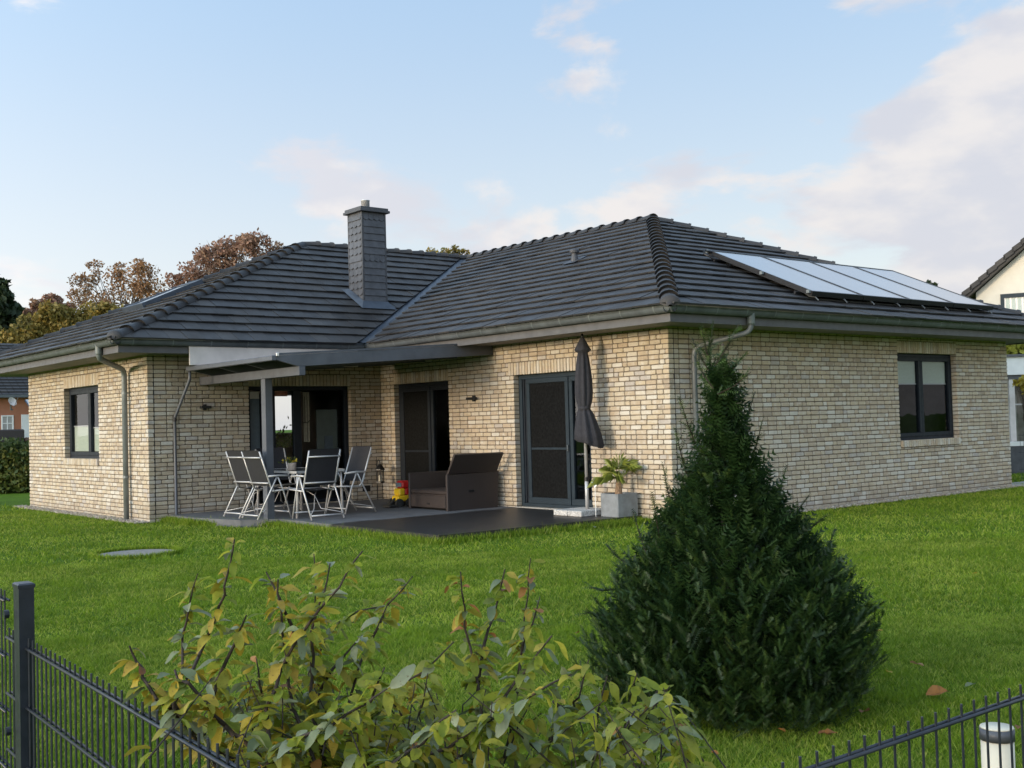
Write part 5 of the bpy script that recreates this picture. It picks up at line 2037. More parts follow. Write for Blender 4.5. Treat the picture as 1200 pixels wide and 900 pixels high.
# ------------------------------------------------------------------ leafy shrub by the fence
shr_base = at(505, 1180, 2.75)
shr_base[2] = -.02
shrub = thing('leafy_shrub', 'bare-branched shrub with yellowing green leaves in front of the lawn', 'shrub', shr_base)
BRANCH = [
    ([(275, 632), (263, 687), (257, 710), (243, 747), (221, 796), (204, 825), (238, 880)], 2.55, .0042),
    ([(205, 785), (221, 800), (243, 825), (264, 850), (283, 863), (315, 905)], 2.5, .0060),
    ([(289, 721), (277, 751), (255, 797), (246, 830)], 2.62, .0040),
    ([(152, 757), (160, 775), (167, 794), (184, 820), (214, 846), (262, 890)], 2.7, .0050),
    ([(180, 806), (196, 818), (216, 842), (260, 885), (300, 915)], 2.68, .0060),
    ([(425, 646), (398, 688), (370, 720), (330, 782), (312, 830), (318, 890)], 2.5, .0040),
    ([(387, 660), (380, 695), (370, 723), (368, 769), (362, 830), (380, 890)], 2.6, .0036),
    ([(368, 649), (369, 713), (365, 788), (372, 860)], 2.8, .0030),
    ([(312, 670), (328, 701), (339, 726), (352, 770)], 2.72, .0036),
    ([(326, 679), (330, 713), (336, 769), (344, 830), (372, 900)], 2.58, .0040),
    ([(457, 710), (420, 716), (386, 738), (362, 790), (375, 860)], 2.85, .0032),
    ([(454, 807), (429, 825), (389, 850), (339, 869), (310, 900)], 2.35, .0038),
    ([(451, 782), (439, 810), (420, 860)], 2.45, .0038),
    ([(454, 709), (432, 754), (420, 785), (400, 850)], 2.75, .0032),
    ([(425, 744), (389, 785), (372, 830)], 2.7, .0034),
    ([(540, 670), (545, 713), (551, 757), (563, 817), (560, 880)], 2.7, .0036),
    ([(592, 667), (579, 722), (567, 757), (560, 810)], 2.78, .0034),
    ([(622, 654), (619, 697), (613, 748), (609, 789), (598, 860)], 2.9, .0030),
    ([(647, 745), (617, 786), (592, 816), (560, 860), (520, 905)], 2.5, .0040),
    ([(670, 790), (627, 813), (576, 843), (525, 877), (450, 900)], 2.4, .0040),
    ([(532, 752), (497, 787), (459, 811), (428, 850), (405, 905)], 2.62, .0036),
    ([(535, 832), (497, 870), (450, 903)], 2.3, .0042),
    ([(690, 773), (679, 817), (674, 830), (649, 860)], 2.65, .0034),
    ([(674, 830), (662, 829), (649, 822)], 2.63, .0034),
    ([(744, 833), (723, 868), (700, 910)], 2.55, .0046),
    ([(760, 830), (728, 865), (706, 912)], 2.6, .0034),
    ([(712, 792), (701, 833), (690, 890)], 2.75, .0036),
    ([(747, 789), (738, 820), (725, 846), (708, 905)], 2.7, .0034),
    ([(633, 699), (624, 732), (614, 751), (606, 800)], 2.84, .0028),
    ([(484, 675), (455, 708), (430, 760)], 2.95, .0026),
    ([(795, 838), (765, 862), (730, 905)], 2.8, .0028),
    ([(232, 672), (222, 710), (214, 745), (214, 790)], 2.7, .0026),
    ([(300, 770), (304, 800), (312, 840)], 2.75, .0026),
]
NODES = []
for (pts, dep, r0) in BRANCH:
    n = len(pts)
    dj = [dep + .10 * math.sin(i * 1.3 + pts[0][0]) * (i / n) for i in range(n)]
    P_ = [at(px, py, dj[i]) for i, (px, py) in enumerate(pts)]
    # carry the branch on down to the stool
    last = P_[-1]
    if pts[-1][1] > 840:
        P_ += [last * .55 + shr_base * .45 + np.array([0, 0, .06]), shr_base + NR.normal(0, .05, 3) * np.array([1, 1, 0])]
    # wander a little
    Q_ = [P_[0]]
    for i in range(1, len(P_)):
        for t_ in (.5, 1):
            q = P_[i - 1] * (1 - t_) + P_[i] * t_
            Q_.append(q + (NR.normal(0, .004, 3) if t_ < 1 else 0))
    m_ = len(Q_)
    rad = [r0 * (.45 + .75 * min(1, i / max(1, m_ - 1) * 1.6)) for i in range(m_)]
    b_ = MB()
    b_.tube(Q_, rad, 7)
    for i in range(1, m_ - 1):                # buds
        if NR.random() < .7:
            d_ = NR.normal(0, 1, 3); d_ /= np.linalg.norm(d_)
            b_.tube([Q_[i], Q_[i] + d_ * rad[i] * 2.4], [rad[i] * .7, rad[i] * .3], 5)
    b_.build('branch', M['bark'], shrub)
    for i in range(m_ - 1):
        a_, c_ = Q_[i], Q_[i + 1]
        l_ = np.linalg.norm(c_ - a_)
        for k in range(max(3, int(l_ / .0056))):
            NODES.append((a_ + (c_ - a_) * NR.random(), (a_ - c_) / l_, i / m_))
# finer side twigs low in the bush, unseen one by one
tw = MB()
for k in range(230):
    px, py = NR.uniform(240, 790), NR.uniform(785, 960)
    dd = NR.uniform(2.35, 3.05)
    a_ = at(px, py, dd)
    d_ = np.array([NR.normal(0, .6), NR.normal(0, .6), 1.0]); d_ /= np.linalg.norm(d_)
    e_ = a_ - d_ * NR.uniform(.12, .28)
    tw.tube([a_, (a_ + e_) / 2 + NR.normal(0, .008, 3), e_], [.0012, .0018, .0024], 5)
    for j in range(14):
        NODES.append((a_ + (e_ - a_) * NR.random(), d_, .9))
tag(tw.build('twigs', M['bark'], shrub), kind='stuff')
LM = []
for s_ in range(5):
    vv, ff = leaf_mesh(.050 + .006 * s_, .030 + .003 * (s_ % 3), .15 + .22 * (s_ % 3), .25 + .3 * (s_ % 2), s_)
    for mt in ('leafgreen', 'leafpale', 'leafyellow', 'leaforange'):
        me = bpy.data.meshes.new('leaf')
        me.from_pydata(vv, [], ff)
        me.materials.append(M[mt])
        me.polygons.foreach_set('use_smooth', [True] * len(me.polygons))
        LM.append((mt, me, vv, ff))
LBY = {mt: [q for q in LM if q[0] == mt] for mt in ('leafgreen', 'leafpale', 'leafyellow', 'leaforange')}
LEAVES = []
for (pos, up_, low_) in NODES:
    c = pj(pos)
    if not (130 < c[0] < 830 and 620 < c[1] < 940):
        continue
    # sparse above, dense below
    dens = np.interp(c[1], [640, 740, 790, 840, 900], [.80, .85, .90, .97, .99])
    if c[0] < 300:
        dens *= np.interp(c[1], [640, 800, 900], [1.0, .85, .60])
    if c[0] > 560:
        dens *= .92
    if NR.random() > dens:
        continue
    yel = np.interp(c[0], [180, 300, 420, 800], [.55, .30, .14, .04]) + (.10 if c[1] < 740 else 0)
    u = NR.random()
    mt = 'leafyellow' if u < yel * .8 else ('leaforange' if u < yel * .8 + (.13 if (c[1] < 745 and c[0] > 530) else .012) else ('leafpale' if u < yel * .8 + .24 else 'leafgreen'))
    an = NR.random() * 6.283
    x_ = np.array([math.cos(an), math.sin(an), NR.normal(-.15, .35)])
    x_ /= np.linalg.norm(x_)
    z_ax = np.array([NR.normal(0, .35), NR.normal(0, .35), 1.0])
    y_ax = np.cross(z_ax, x_); y_ax /= np.linalg.norm(y_ax)
    z_ax = np.cross(x_, y_ax)
    sc = NR.uniform(.46, .92) * (1.0 if c[1] > 760 else .85)
    Rm = np.stack([x_, y_ax, z_ax], 1) * sc
    area = pixarea([pos + Rm @ np.array(v_) for v_ in ((0, -.015, 0), (.05, -.015, 0), (.05, .015, 0), (0, .015, 0))])
    LEAVES.append((area, mt, NR.integers(0, 5), pos + Rm @ np.array([.012, 0, 0]), Rm))
LEAVES.sort(key=lambda q: -q[0])
for (ar, mt, vi, pos, Rm) in LEAVES[:300]:
    o = bpy.data.objects.new('leaf', LBY[mt][vi][1])
    mm = Matrix.Identity(4)
    for i in range(3):
        for j in range(3):
            mm[i][j] = Rm[i, j]
        mm[i][3] = pos[i] - shr_base[i]
    o.parent = shrub
    o.matrix_basis = mm
    COL.objects.link(o)
for mt in LBY:
    b_ = MB()
    for (ar, m2, vi, pos, Rm) in LEAVES[300:]:
        if m2 == mt:
            b_.add([pos + Rm @ np.array(v_) for v_ in LBY[mt][vi][2]], LBY[mt][vi][3], NR.random())
    if b_.f:
        tag(b_.build('leaves', M[mt], shrub, True), kind='stuff')
print('shrub leaves', len(LEAVES))

# ------------------------------------------------------------------ double-rod fences
def rod_fence(root, start, ang, n, ztip, nb, zlow, first=0):
    d_ = np.array([math.cos(ang), math.sin(ang), 0])
    nrm = np.array([-d_[1], d_[0], 0])
    st = np.array(start, float)
    bar = MB().tube([(0, 0, zlow), (0, 0, ztip)], .0031, 6)
    me = bar.mesh('bar')
    for i in range(first, n):
        o = link('bar', me, M['fence'], root)
        o.location = tuple(st + d_ * .05 * i - np.array(ORG[root.name]))
    for k in range(nb):
        z = ztip - .030 - k * .178
        for s_ in (-1, 1):
            b_ = MB()
            b_.tube([st + d_ * (.05 * first - .015) + nrm * s_ * .0072 + np.array([0, 0, z]), st + d_ * (.05 * (n - 1) + .015) + nrm * s_ * .0072 + np.array([0, 0, z])], .0042, 8)
            b_.build('rail', M['fence'], root, True)


LS = np.array([-10.928, -7.668, 0]); LA = -1.6230
lf = thing('rod_fence', 'dark double-rod metal fence with square post at the shrub\'s left', 'fence', (LS[0], LS[1], 0), 'dark double-rod metal fences')
rod_fence(lf, LS, LA, 43, .901, 5, -.02, -8)
ld = np.array([math.cos(LA), math.sin(LA), 0])
lnrm = np.array([-ld[1], ld[0], 0])
# the panel beyond the post stands higher
pst = LS - ld * .05 * 9.2
back = MB().tube([(0, 0, .05), (0, 0, 1.015)], .0031, 6).mesh('bar')
for i in range(0, 30):
    o = link('bar', back, M['fence'], lf)
    o.location = tuple(pst - ld * .05 * i - np.array(ORG[lf.name]))
for k in range(5):
    z = 1.015 - .030 - k * .178
    for s_ in (-1, 1):
        MB().tube([pst + lnrm * s_ * .0072 + ld * .03 + np.array([0, 0, z]), pst - ld * 1.5 + lnrm * s_ * .0072 + np.array([0, 0, z])], .0042, 8).build('rail', M['fence'], lf, True)
pp_ = onz(29.5, 690, 1.015)
pdep = (np.array([LS[0], LS[1], .9]) - ld * .22 - CAM) @ FW
pc = at(29.5, 800, 3.47)
pz = CAM[2] + (at(29.5, 683, 3.47)[2] - CAM[2])
b_ = MB()
hw_ = .028
q = np.array([pc[0], pc[1], 0])
c4 = [q + ld * a_ * .034 + lnrm * b2 * .022 for a_, b2 in ((-1, -1), (1, -1), (1, 1), (-1, 1))]
b_.add([c + np.array([0, 0, -.05]) for c in c4] + [c + np.array([0, 0, pz - .014]) for c in c4], [(0, 1, 2, 3)[::-1], (4, 5, 6, 7), (0, 1, 5, 4), (1, 2, 6, 5), (2, 3, 7, 6), (3, 0, 4, 7)])
fpst = b_.build('post', M['fence'], lf)
b_ = MB()
c4 = [q + ld * a_ * .037 + lnrm * b2 * .025 for a_, b2 in ((-1, -1), (1, -1), (1, 1), (-1, 1))]
b_.add([c + np.array([0, 0, pz - .0139]) for c in c4] + [c + np.array([0, 0, pz - .004]) for c in c4] + [q + (c - q) * .8 + np.array([0, 0, pz]) for c in c4],
       [(0, 1, 5, 4), (1, 2, 6, 5), (2, 3, 7, 6), (3, 0, 4, 7), (4, 5, 9, 8), (5, 6, 10, 9), (6, 7, 11, 10), (7, 4, 8, 11), (8, 9, 10, 11)])
b_.build('post_cap', M['fence'], fpst)
for z in (1.015 - .045, 1.015 - .40, 1.015 - .75):
    b_ = MB()
    cc_ = q + lnrm * (.034 if (lnrm @ (CAM - q)) > 0 else -.034) - ld * .045
    b_.tube([cc_ + np.array([0, 0, z]), cc_ + np.array([0, 0, z]) + lnrm * .014 * np.sign(lnrm @ (CAM - q))], .013, 10)
    b_.build('clamp', M['fence'], lf)

RS_ = np.array([-10.283, -9.828, 0]); RA = -.0115
rf_ = thing('rod_fence', 'dark double-rod metal fence in front of the path lamp', 'fence', (RS_[0], RS_[1], 0), 'dark double-rod metal fences')
rod_fence(rf_, RS_, RA, 34, .888, 5, -.02, -5)

# path lamp behind the right fence
bq = at(1169, 872, 3.55)
bo = thing('path_lamp', 'cream cylindrical path lamp with dark band and white lid', 'path lamp', (bq[0], bq[1], -.02))
zt_ = at(1169, 852, 3.55)[2]
MB().lathe((bq[0], bq[1], -.02), [(.049, 0), (.049, zt_ - .038 + .02)], 28).build('body', M['creamlamp'], bo, True)
MB().lathe((bq[0], bq[1], zt_ - .0375), [(.052, 0), (.052, .036)], 28).build('band', M['slate'], bo, True)
MB().lathe((bq[0], bq[1], zt_ - .0012), [(.0505, 0), (.049, .004), (.0, .005)], 28).build('lid', M['creamlamp'], bo, True)


# ------------------------------------------------------------------ trees, hedge and neighbours
def leaf_cloud(centres, radii, n, size, seed, squash=.9, shell=.5):
    rg = np.random.default_rng(seed)
    C_ = np.array(centres); R_ = np.array(radii)
    w_ = R_ ** 2
    idx = rg.choice(len(C_), n, p=w_ / w_.sum())
    d_ = rg.normal(0, 1, (n, 3)); d_ /= np.linalg.norm(d_, axis=1)[:, None]
    rr = rg.random(n) ** shell
    c = C_[idx] + d_ * (R_[idx] * rr)[:, None] * np.array([1, 1, squash])
    a_ = rg.normal(0, 1, (n, 3)); a_ /= np.linalg.norm(a_, axis=1)[:, None]
    b_ = np.cross(a_, rg.normal(0, 1, (n, 3))); b_ /= np.linalg.norm(b_, axis=1)[:, None]
    s_ = size * rg.uniform(.6, 1.3, (n, 1))
    V = np.stack([c - a_ * s_, c + b_ * s_ * .55, c + a_ * s_, c - b_ * s_ * .55], 1).reshape(-1, 3)
    cl = np.array([rg.random() for _ in range(len(C_))])
    r_ = np.clip(cl[idx] * .6 + rg.random(n) * .4, .01, .99)
    return V, np.arange(4 * n, dtype=np.int32).reshape(-1, 4), r_


def tree(name, label, base, height, crown, n, size, mat, seed, group=None, limbs=7, shell=.5, trunk_r=.18):
    """crown: list of (px, py, dep offset, radius) lobes in metres round the base"""
    rg = np.random.default_rng(seed)
    base = np.array(base, float)
    o = thing(name, label, 'tree', base, group)
    lobes = []
    for (dx, dy, dz, r_) in crown:
        for k in range(11):
            q = rg.normal(0, 1, 3); q /= np.linalg.norm(q)
            lobes.append((base + np.array([dx, dy, dz]) + q * r_ * rg.uniform(.3, .85), r_ * rg.uniform(.30, .72)))
    V, Fc, r_ = leaf_cloud([q[0] for q in lobes], [q[1] for q in lobes], n, size, seed, .9, shell)
    b_ = MB()
    top = base + np.array([0, 0, height * .8])
    b_.tube([base - np.array([0, 0, .1]), base + np.array([.1, 0, height * .3]), base + np.array([-.05, .1, height * .55]), top], [trunk_r, trunk_r * .8, trunk_r * .5, trunk_r * .15], 8)
    for k in range(min(limbs * 4, len(lobes))):
        q = lobes[(k * 5) % len(lobes)][0]
        s0 = base + np.array([0, 0, height * rg.uniform(.25, .6)])
        mid = s0 * .5 + q * .5 + np.array([0, 0, .06 * height])
        b_.tube([s0, mid, q], [trunk_r * .35, trunk_r * .2, trunk_r * .06], 5)
    for k in range(len(lobes) * 3):            # fine twigs through the crown
        c0_, r0_ = lobes[k % len(lobes)]
        d0_ = rg.normal(0, 1, 3) + np.array([0, 0, .8]); d0_ /= np.linalg.norm(d0_)
        b_.tube([c0_ - d0_ * r0_ * .6, c0_ + d0_ * r0_ * rg.uniform(.7, 1.15)], [trunk_r * .06, trunk_r * .025], 3)
    b_.build('trunk', M['treebark'], o, True)
    c = fastmesh('crown', V, Fc, r_, M[mat], o, off=tuple(base), nper=4)
    tag(c, kind='stuff')
    return o


def tree_px(name, label, px, dep, crown_px, n, size, mat, seed, group=None, shell=.5, tr=.18):
    """crown_px: (px, py, radius in px) discs seen from the camera, each put at its own distance"""
    g = at(px, 500, dep)
    base = np.array([g[0], g[1], -.05])
    rg = np.random.default_rng(seed + 100)
    cr = []
    top = 0
    for (cx_, cy_, rp) in crown_px:
        d_ = dep + rg.uniform(-1, 1) * rp * dep / F * .8
        q = at(cx_, cy_, d_) - base
        cr.append((q[0], q[1], q[2], rp * dep / F))
        top = max(top, q[2] + rp * dep / F)
    return tree(name, label, base, top, cr, n, size, mat, seed, group, 7, shell, tr)


G = 'autumn trees behind the bungalow'
tree_px('conifer_tree', 'dark green conifer at the left edge of the view', -6, 62, [(0, 340, 18), (-10, 365, 24), (8, 372, 20), (-4, 392, 28), (20, 395, 18), (-20, 330, 16)], 9000, .24, 'darkgreen', 21, G)
tree_px('russet_tree', 'tall russet-leaved tree above the left roof ridge', 262, 58, [(258, 300, 26), (300, 288, 20), (318, 294, 14), (228, 322, 24), (278, 318, 26), (240, 300, 14), (285, 285, 14), (205, 335, 16)], 5600, .105, 'russet', 22, G, .36)
tree_px('thin_tan_tree', 'sparse tan tree with bare twigs left of the russet tree', 150, 66, [(150, 335, 28), (120, 350, 26), (100, 330, 16), (175, 330, 24), (165, 312, 14), (110, 315, 12), (140, 318, 12), (190, 345, 20), (90, 350, 18)], 4200, .095, 'tanleaf', 23, G, .36)
tree_px('olive_tree', 'low olive and gold tree behind the far house roof', 80, 60, [(40, 388, 24), (75, 382, 26), (105, 378, 24), (60, 368, 16), (130, 372, 22), (20, 398, 22)], 11000, .13, 'olive', 24, G, .4)
tree_px('brown_thicket_tree', 'low dull brown tree between conifer and tan tree', 50, 72, [(42, 366, 16), (62, 360, 14), (30, 374, 14), (75, 368, 14)], 5000, .16, 'russet', 25, G)
tree_px('treetop', 'gold-brown treetop just showing over the ridge left of the main roof', 522, 48, [(508, 302, 12), (535, 297, 9), (522, 300, 9), (545, 296, 5), (498, 304, 8)], 1100, .075, 'olive', 26, G, .4)
tree_px('dark_treetop', 'small dark treetop showing over the roof above the collectors', 1085, 45, [(1085, 337, 7), (1095, 335, 4), (1078, 334, 4), (1088, 331, 3)], 500, .10, 'darkgreen', 27, G, .8)

# far red brick house on the left
hx, hy = at(20, 500, 50)[:2]
rh_ = thing('red_brick_house', 'red brick house with dark tiled roof beyond the left hedge', 'house', (hx, hy, 0))
fy = hy
zw = lambda py: CAM[2] + ray(20, py)[2] * ((fy - CAM[1]) / ray(20, py)[1])
xw = lambda px: CAM[0] + ray(px, 500)[0] * ((fy - CAM[1]) / ray(px, 500)[1])
ze, zrdg = zw(463.5), zw(400)
x0_, x1_ = xw(-70), xw(120)
MB().box((x0_, fy, -.05), (x1_, fy + 8, ze)).build('wall', M['redbrick'], rh_)
b_ = MB()
b_.box((x0_ + .001, fy - .03, ze - .32), (x1_, fy - .001, ze - .02))
b_.build('brick_band', M['redbrick'], rh_)
rr_ = MB()
rdep = 4.6
ztop_ = ze + (zrdg - ze) * 1.10
rr_.add([(x0_ - .3, fy - .35, ze - .02), (x1_ + .3, fy - .35, ze - .02), (x1_ + .3, fy + rdep, ztop_), (x0_ - .3, fy + rdep, ztop_), (x1_ + .3, fy + 9.2, ze), (x0_ - .3, fy + 9.2, ze)], [(0, 1, 2, 3), (3, 2, 4, 5)])
rro = rr_.build('roof', M['tile'], rh_)
tl = MB()
nrow = 18
for i in range(nrow):
    t0, t1 = i / nrow, (i + 1) / nrow
    ya_, yb_ = fy - .35 + (rdep + .35) * t0, fy - .35 + (rdep + .35) * t1
    za_, zb_ = ze - .02 + (ztop_ - ze + .02) * t0, ze - .02 + (ztop_ - ze + .02) * t1
    ncol = int((x1_ - x0_) / .3)
    for k in range(ncol):
        xa = x0_ - .3 + k * .3 + .01
        tl.add([(xa, ya_ - .03, za_ + .06), (xa + .28, ya_ - .03, za_ + .06), (xa + .28, yb_, zb_ + .015), (xa, yb_, zb_ + .015), (xa, ya_ - .03, za_ + .0), (xa + .28, ya_ - .03, za_ + .0)], [(0, 1, 2, 3), (4, 5, 1, 0)], rnd.random())
tag(tl.build('roof_tiling', M['tile'], rro), kind='stuff')
b_ = MB()
b_.box((x0_ - .3, fy - .50, ze - .10), (x1_ + .3, fy - .36, ze + .02))
b_.build('gutter', M['zinc'], rh_)
wx0, wx1, wz0, wz1 = xw(1.5), xw(16), zw(505.5), zw(486.5)
wb = MB()
fw_ = wall_frame((0, fy, 0), (1, 0, 0), (0, -1, 0))
frame_ring(fw_, wb, wx0, wx1, wz0, wz1, .06, .002, .06)
fbox(fw_, wb, (wx0 + wx1) / 2 - .02, (wx0 + wx1) / 2 + .02, wz0 + .061, wz1 - .061, .004, .05)
fbox(fw_, wb, wx0 + .061, (wx0 + wx1) / 2 - .021, (wz0 + wz1) / 2 - .02, (wz0 + wz1) / 2 + .02, .004, .05)
fbox(fw_, wb, (wx0 + wx1) / 2 + .021, wx1 - .061, (wz0 + wz1) / 2 - .02, (wz0 + wz1) / 2 + .02, .004, .05)
wo = wb.build('window', M['white'], rh_)
pane(fw_, wx0 + .061, wx1 - .061, wz0 + .061, wz1 - .061, .012, 'pane', M['solar'], wo)
db = MB()
fbox(fw_, db, xw(25), xw(25) + 1.0, .0, zw(486), .002, .05)
do_ = db.build('door', M['white'], rh_)
pane(fw_, xw(25) + .55, xw(25) + .8, zw(497), zw(490), .058, 'pane', M['solar'], do_)
sk = MB()
tq = lambda py: (lambda t_: (fy - .35 + (rdep + .35) * t_, ze - .02 + (ztop_ - ze + .02) * t_))((zw(463.5) - zw(py)) / (zw(463.5) - zw(400)) * -1)
(y0q, z0q), (y1q, z1q) = tq(456), tq(445)
xs0, xs1 = xw(22), xw(33)
sk.add([(xs0, y0q, z0q + .10), (xs1, y0q, z0q + .10), (xs1, y1q, z1q + .10), (xs0, y1q, z1q + .10), (xs0, y0q, z0q), (xs1, y0q, z0q)], [(0, 1, 2, 3), (4, 5, 1, 0)])
sko = sk.build('roof_window', M['lead'], rh_)
MB().add([(xs0 + .05, y0q + .04, z0q + .125), (xs1 - .05, y0q + .04, z0q + .125), (xs1 - .05, y1q - .04, z1q + .095), (xs0 + .05, y1q - .04, z1q + .095)], [(0, 1, 2, 3)]).build('pane', M['solar'], sko)
(yd, zd) = tq(448)
dsh = thing('satellite_dish', 'grey satellite dish on the far red house\'s roof', 'satellite dish', (xw(3), yd - .2, zd + .1))
cdi = np.array([xw(-0.5), yd - .45, zd + .35])
vv, ff = [], []
nd = np.array([.35, -.8, .35]); nd /= np.linalg.norm(nd)
ua = np.cross(nd, (0, 0, 1)); ua /= np.linalg.norm(ua); ub = np.cross(ua, nd)
vv.append(cdi - nd * .12)
for rr__ in (.10, .20):
    for k in range(14):
        an = k * 2 * math.pi / 14
        vv.append(cdi - nd * .12 * (1 - (rr__ / .20) ** 2) + (ua * math.cos(an) + ub * math.sin(an)) * rr__)
for k in range(14):
    k2 = (k + 1) % 14
    ff += [(0, 1 + k, 1 + k2), (1 + k, 15 + k, 15 + k2, 1 + k2)]
b_ = MB(); b_.add(vv, ff); b_.build('dish', M['board'], dsh, True)
b_ = MB()
b_.tube([cdi - nd * .12, cdi + np.array([0, .25, -.35]), (xw(3), yd, zd)], .03, 6).tube([cdi - ub * .26, cdi + nd * .35], .015, 5)
b_.build('dish_arm', M['zinc'], dsh)
# dark furniture by that house, and the hedge
fq = at(10, 511, 48)
gf = thing('garden_bench', 'dark garden bench in front of the far red house', 'bench', (fq[0], fq[1], 0))
zt2 = zw(506)
MB().bbox((fq[0] - .55, fq[1] - .3, .0), (fq[0] + .75, fq[1] + .3, zt2 * .55), .05).build('seat', M['rattan'], gf)
MB().bbox((fq[0] - .55, fq[1] + .31, .0), (fq[0] + .75, fq[1] + .45, zt2 + .1), .05).build('backrest', M['rattan'], gf)
for s_ in (-.66, .76):
    MB().bbox((fq[0] + s_, fq[1] - .3, .0), (fq[0] + s_ + .1, fq[1] + .45, zt2 * .85), .04).build('armrest', M['rattan'], gf)

hd0 = at(40, 545, 30.5); hd1 = at(-90, 545, 30.5)
hedge = thing('clipped_hedge', 'green clipped hedge left of the bungalow in front of the red house', 'hedge', (hd0[0], hd0[1], 0))
rg = np.random.default_rng(31)
n = 9000
t_ = rg.random(n) * 1.1
dv = np.array([hd1[0] - hd0[0], hd1[1] - hd0[1]])
nv = np.array([-dv[1], dv[0]]) / np.linalg.norm(dv)
ht = 1.34
zz = rg.random(n) * ht
off_ = (rg.random(n) - .5) * .9
xx = hd0[0] + dv[0] * t_ + nv[0] * off_ - dv[0] * .05
yy = hd0[1] + dv[1] * t_ + nv[1] * off_ - dv[1] * .05
zz += .08 * np.sin(t_ * 40) + .05 * np.sin(t_ * 97)
c = np.stack([xx, yy, np.abs(zz)], 1)
a_ = rg.normal(0, 1, (n, 3)); a_ /= np.linalg.norm(a_, axis=1)[:, None]
b2 = np.cross(a_, rg.normal(0, 1, (n, 3))); b2 /= np.linalg.norm(b2, axis=1)[:, None]
s_ = .07 * rg.uniform(.6, 1.3, (n, 1))
V = np.stack([c - a_ * s_, c + b2 * s_ * .55, c + a_ * s_, c - b2 * s_ * .55], 1).reshape(-1, 3)
ho = fastmesh('foliage', V, np.arange(4 * n, dtype=np.int32).reshape(-1, 4), np.clip(zz / ht * .6 + rg.random(n) * .35, .01, .99), M['hedge'], hedge, off=(hd0[0], hd0[1], 0), nper=4)  # leaves yellower with height: the sunlit top is put into the colour
tag(ho, kind='stuff')
b_ = MB()
for k in range(14):
    q = hd0 + (hd1 - hd0) * (k / 13)
    b_.tube([(q[0], q[1], -.05), (q[0] + .05, q[1], .6), (q[0], q[1] + .03, 1.1)], [.03, .025, .012], 6)
b_.build('stems', M['treebark'], hedge)

# white gabled house on the right
gx = thing('white_house', 'cream rendered house with dark gable roof behind the right end', 'house', (0, 0, 0))
gd = 34.0
g0 = at(1150, 480, gd)
gx.location = (g0[0], g0[1], 0)
ORG[gx.name] = (g0[0], g0[1], 0)
_r = ray(1160, 480); gu = np.array([_r[1], -_r[0], 0]) - .07 * np.array([_r[0], _r[1], 0]); gu /= np.linalg.norm(gu)
gn_ = np.array([gu[1], -gu[0], 0])
if gn_ @ (CAM - g0) < 0:
    gn_ = -gn_
GP = lambda a, z, dd=0.0: np.array([g0[0], g0[1], 0]) + gu * a + np.array([0, 0, z]) + gn_ * dd


def g_at(px, py):
    q = ray(px, py)
    o_ = np.array([g0[0], g0[1], 0])
    tt = ((o_ - CAM) @ gn_) / (q @ gn_)
    w_ = CAM + q * tt
    return (w_ - o_) @ gu, w_[2]


e1, e2 = g_at(1125, 350), g_at(1200, 283)
slp = (e2[1] - e1[1]) / (e2[0] - e1[0])
al = e1[0] + .45
half = 4.6
apex = (al - .45 + half + .45, e1[1] + slp * (half + .45))
zl = e1[1] + slp * .45 - .25
b_ = MB()
pts = [(al, 0), (al + 2 * half, 0), (al + 2 * half, zl), (apex[0], apex[1] - .25), (al, zl)]
n = len(pts)
b_.add([GP(a, z, 0) for a, z in pts] + [GP(a, z, -9) for a, z in pts], [tuple(range(n)), tuple(range(n, 2 * n))[::-1]] + [(k, n + k, n + (k + 1) % n, (k + 1) % n) for k in range(n)])
gwall = b_.build('wall', M['render'], gx)
b_ = MB()
zL = e1[1] - .02
for sgn in (0, 1):
    A0 = (apex[0] - (half + .6), apex[1] - slp * (half + .6)) if sgn == 0 else (apex[0] + half + .6, apex[1] - slp * (half + .6))
    vv = [GP(A0[0], A0[1], .35), GP(apex[0], apex[1], .35), GP(apex[0], apex[1], -9.3), GP(A0[0], A0[1], -9.3)]
    vv += [v_ - np.array([0, 0, .22]) for v_ in vv]
    b_.add(vv, [(0, 1, 2, 3), (7, 6, 5, 4), (0, 4, 5, 1), (1, 5, 6, 2), (2, 6, 7, 3), (3, 7, 4, 0)])
gro = b_.build('roof', M['tile'], gx)
nst = 22
for k in range(nst):
    t0, t1 = k / nst, (k + 1) / nst
    a0_, z0_ = apex[0] - (half + .6) * (1 - t0), apex[1] - slp * (half + .6) * (1 - t0)
    a1_, z1_ = apex[0] - (half + .6) * (1 - t1), apex[1] - slp * (half + .6) * (1 - t1)
    b_ = MB()
    vv = [GP(a0_, z0_ + .07, .42), GP(a1_ + .05, z1_ + .06, .42), GP(a1_ + .05, z1_ + .06, .05), GP(a0_, z0_ + .07, .05)]
    vv += [v_ - np.array([0, 0, .16]) for v_ in vv]
    b_.add(vv, [(0, 1, 2, 3), (0, 4, 5, 1), (3, 7, 4, 0), (1, 5, 6, 2)])
    b_.build('verge_tile', M['tile'], gro)
q0, q1 = g_at(1173, 362), g_at(1173, 345)
fg = lambda a, z, dd: GP(a, z, dd)
wb = MB()


def gbox(b_, a0, a1, z0, z1, d0, d1):
    vv = [GP(a, z, dd) for dd in (d0, d1) for (a, z) in ((a0, z0), (a1, z0), (a1, z1), (a0, z1))]
    b_.add(vv, [(0, 1, 2, 3)[::-1], (4, 5, 6, 7), (0, 1, 5, 4), (1, 2, 6, 5), (2, 3, 7, 6), (3, 0, 4, 7)])


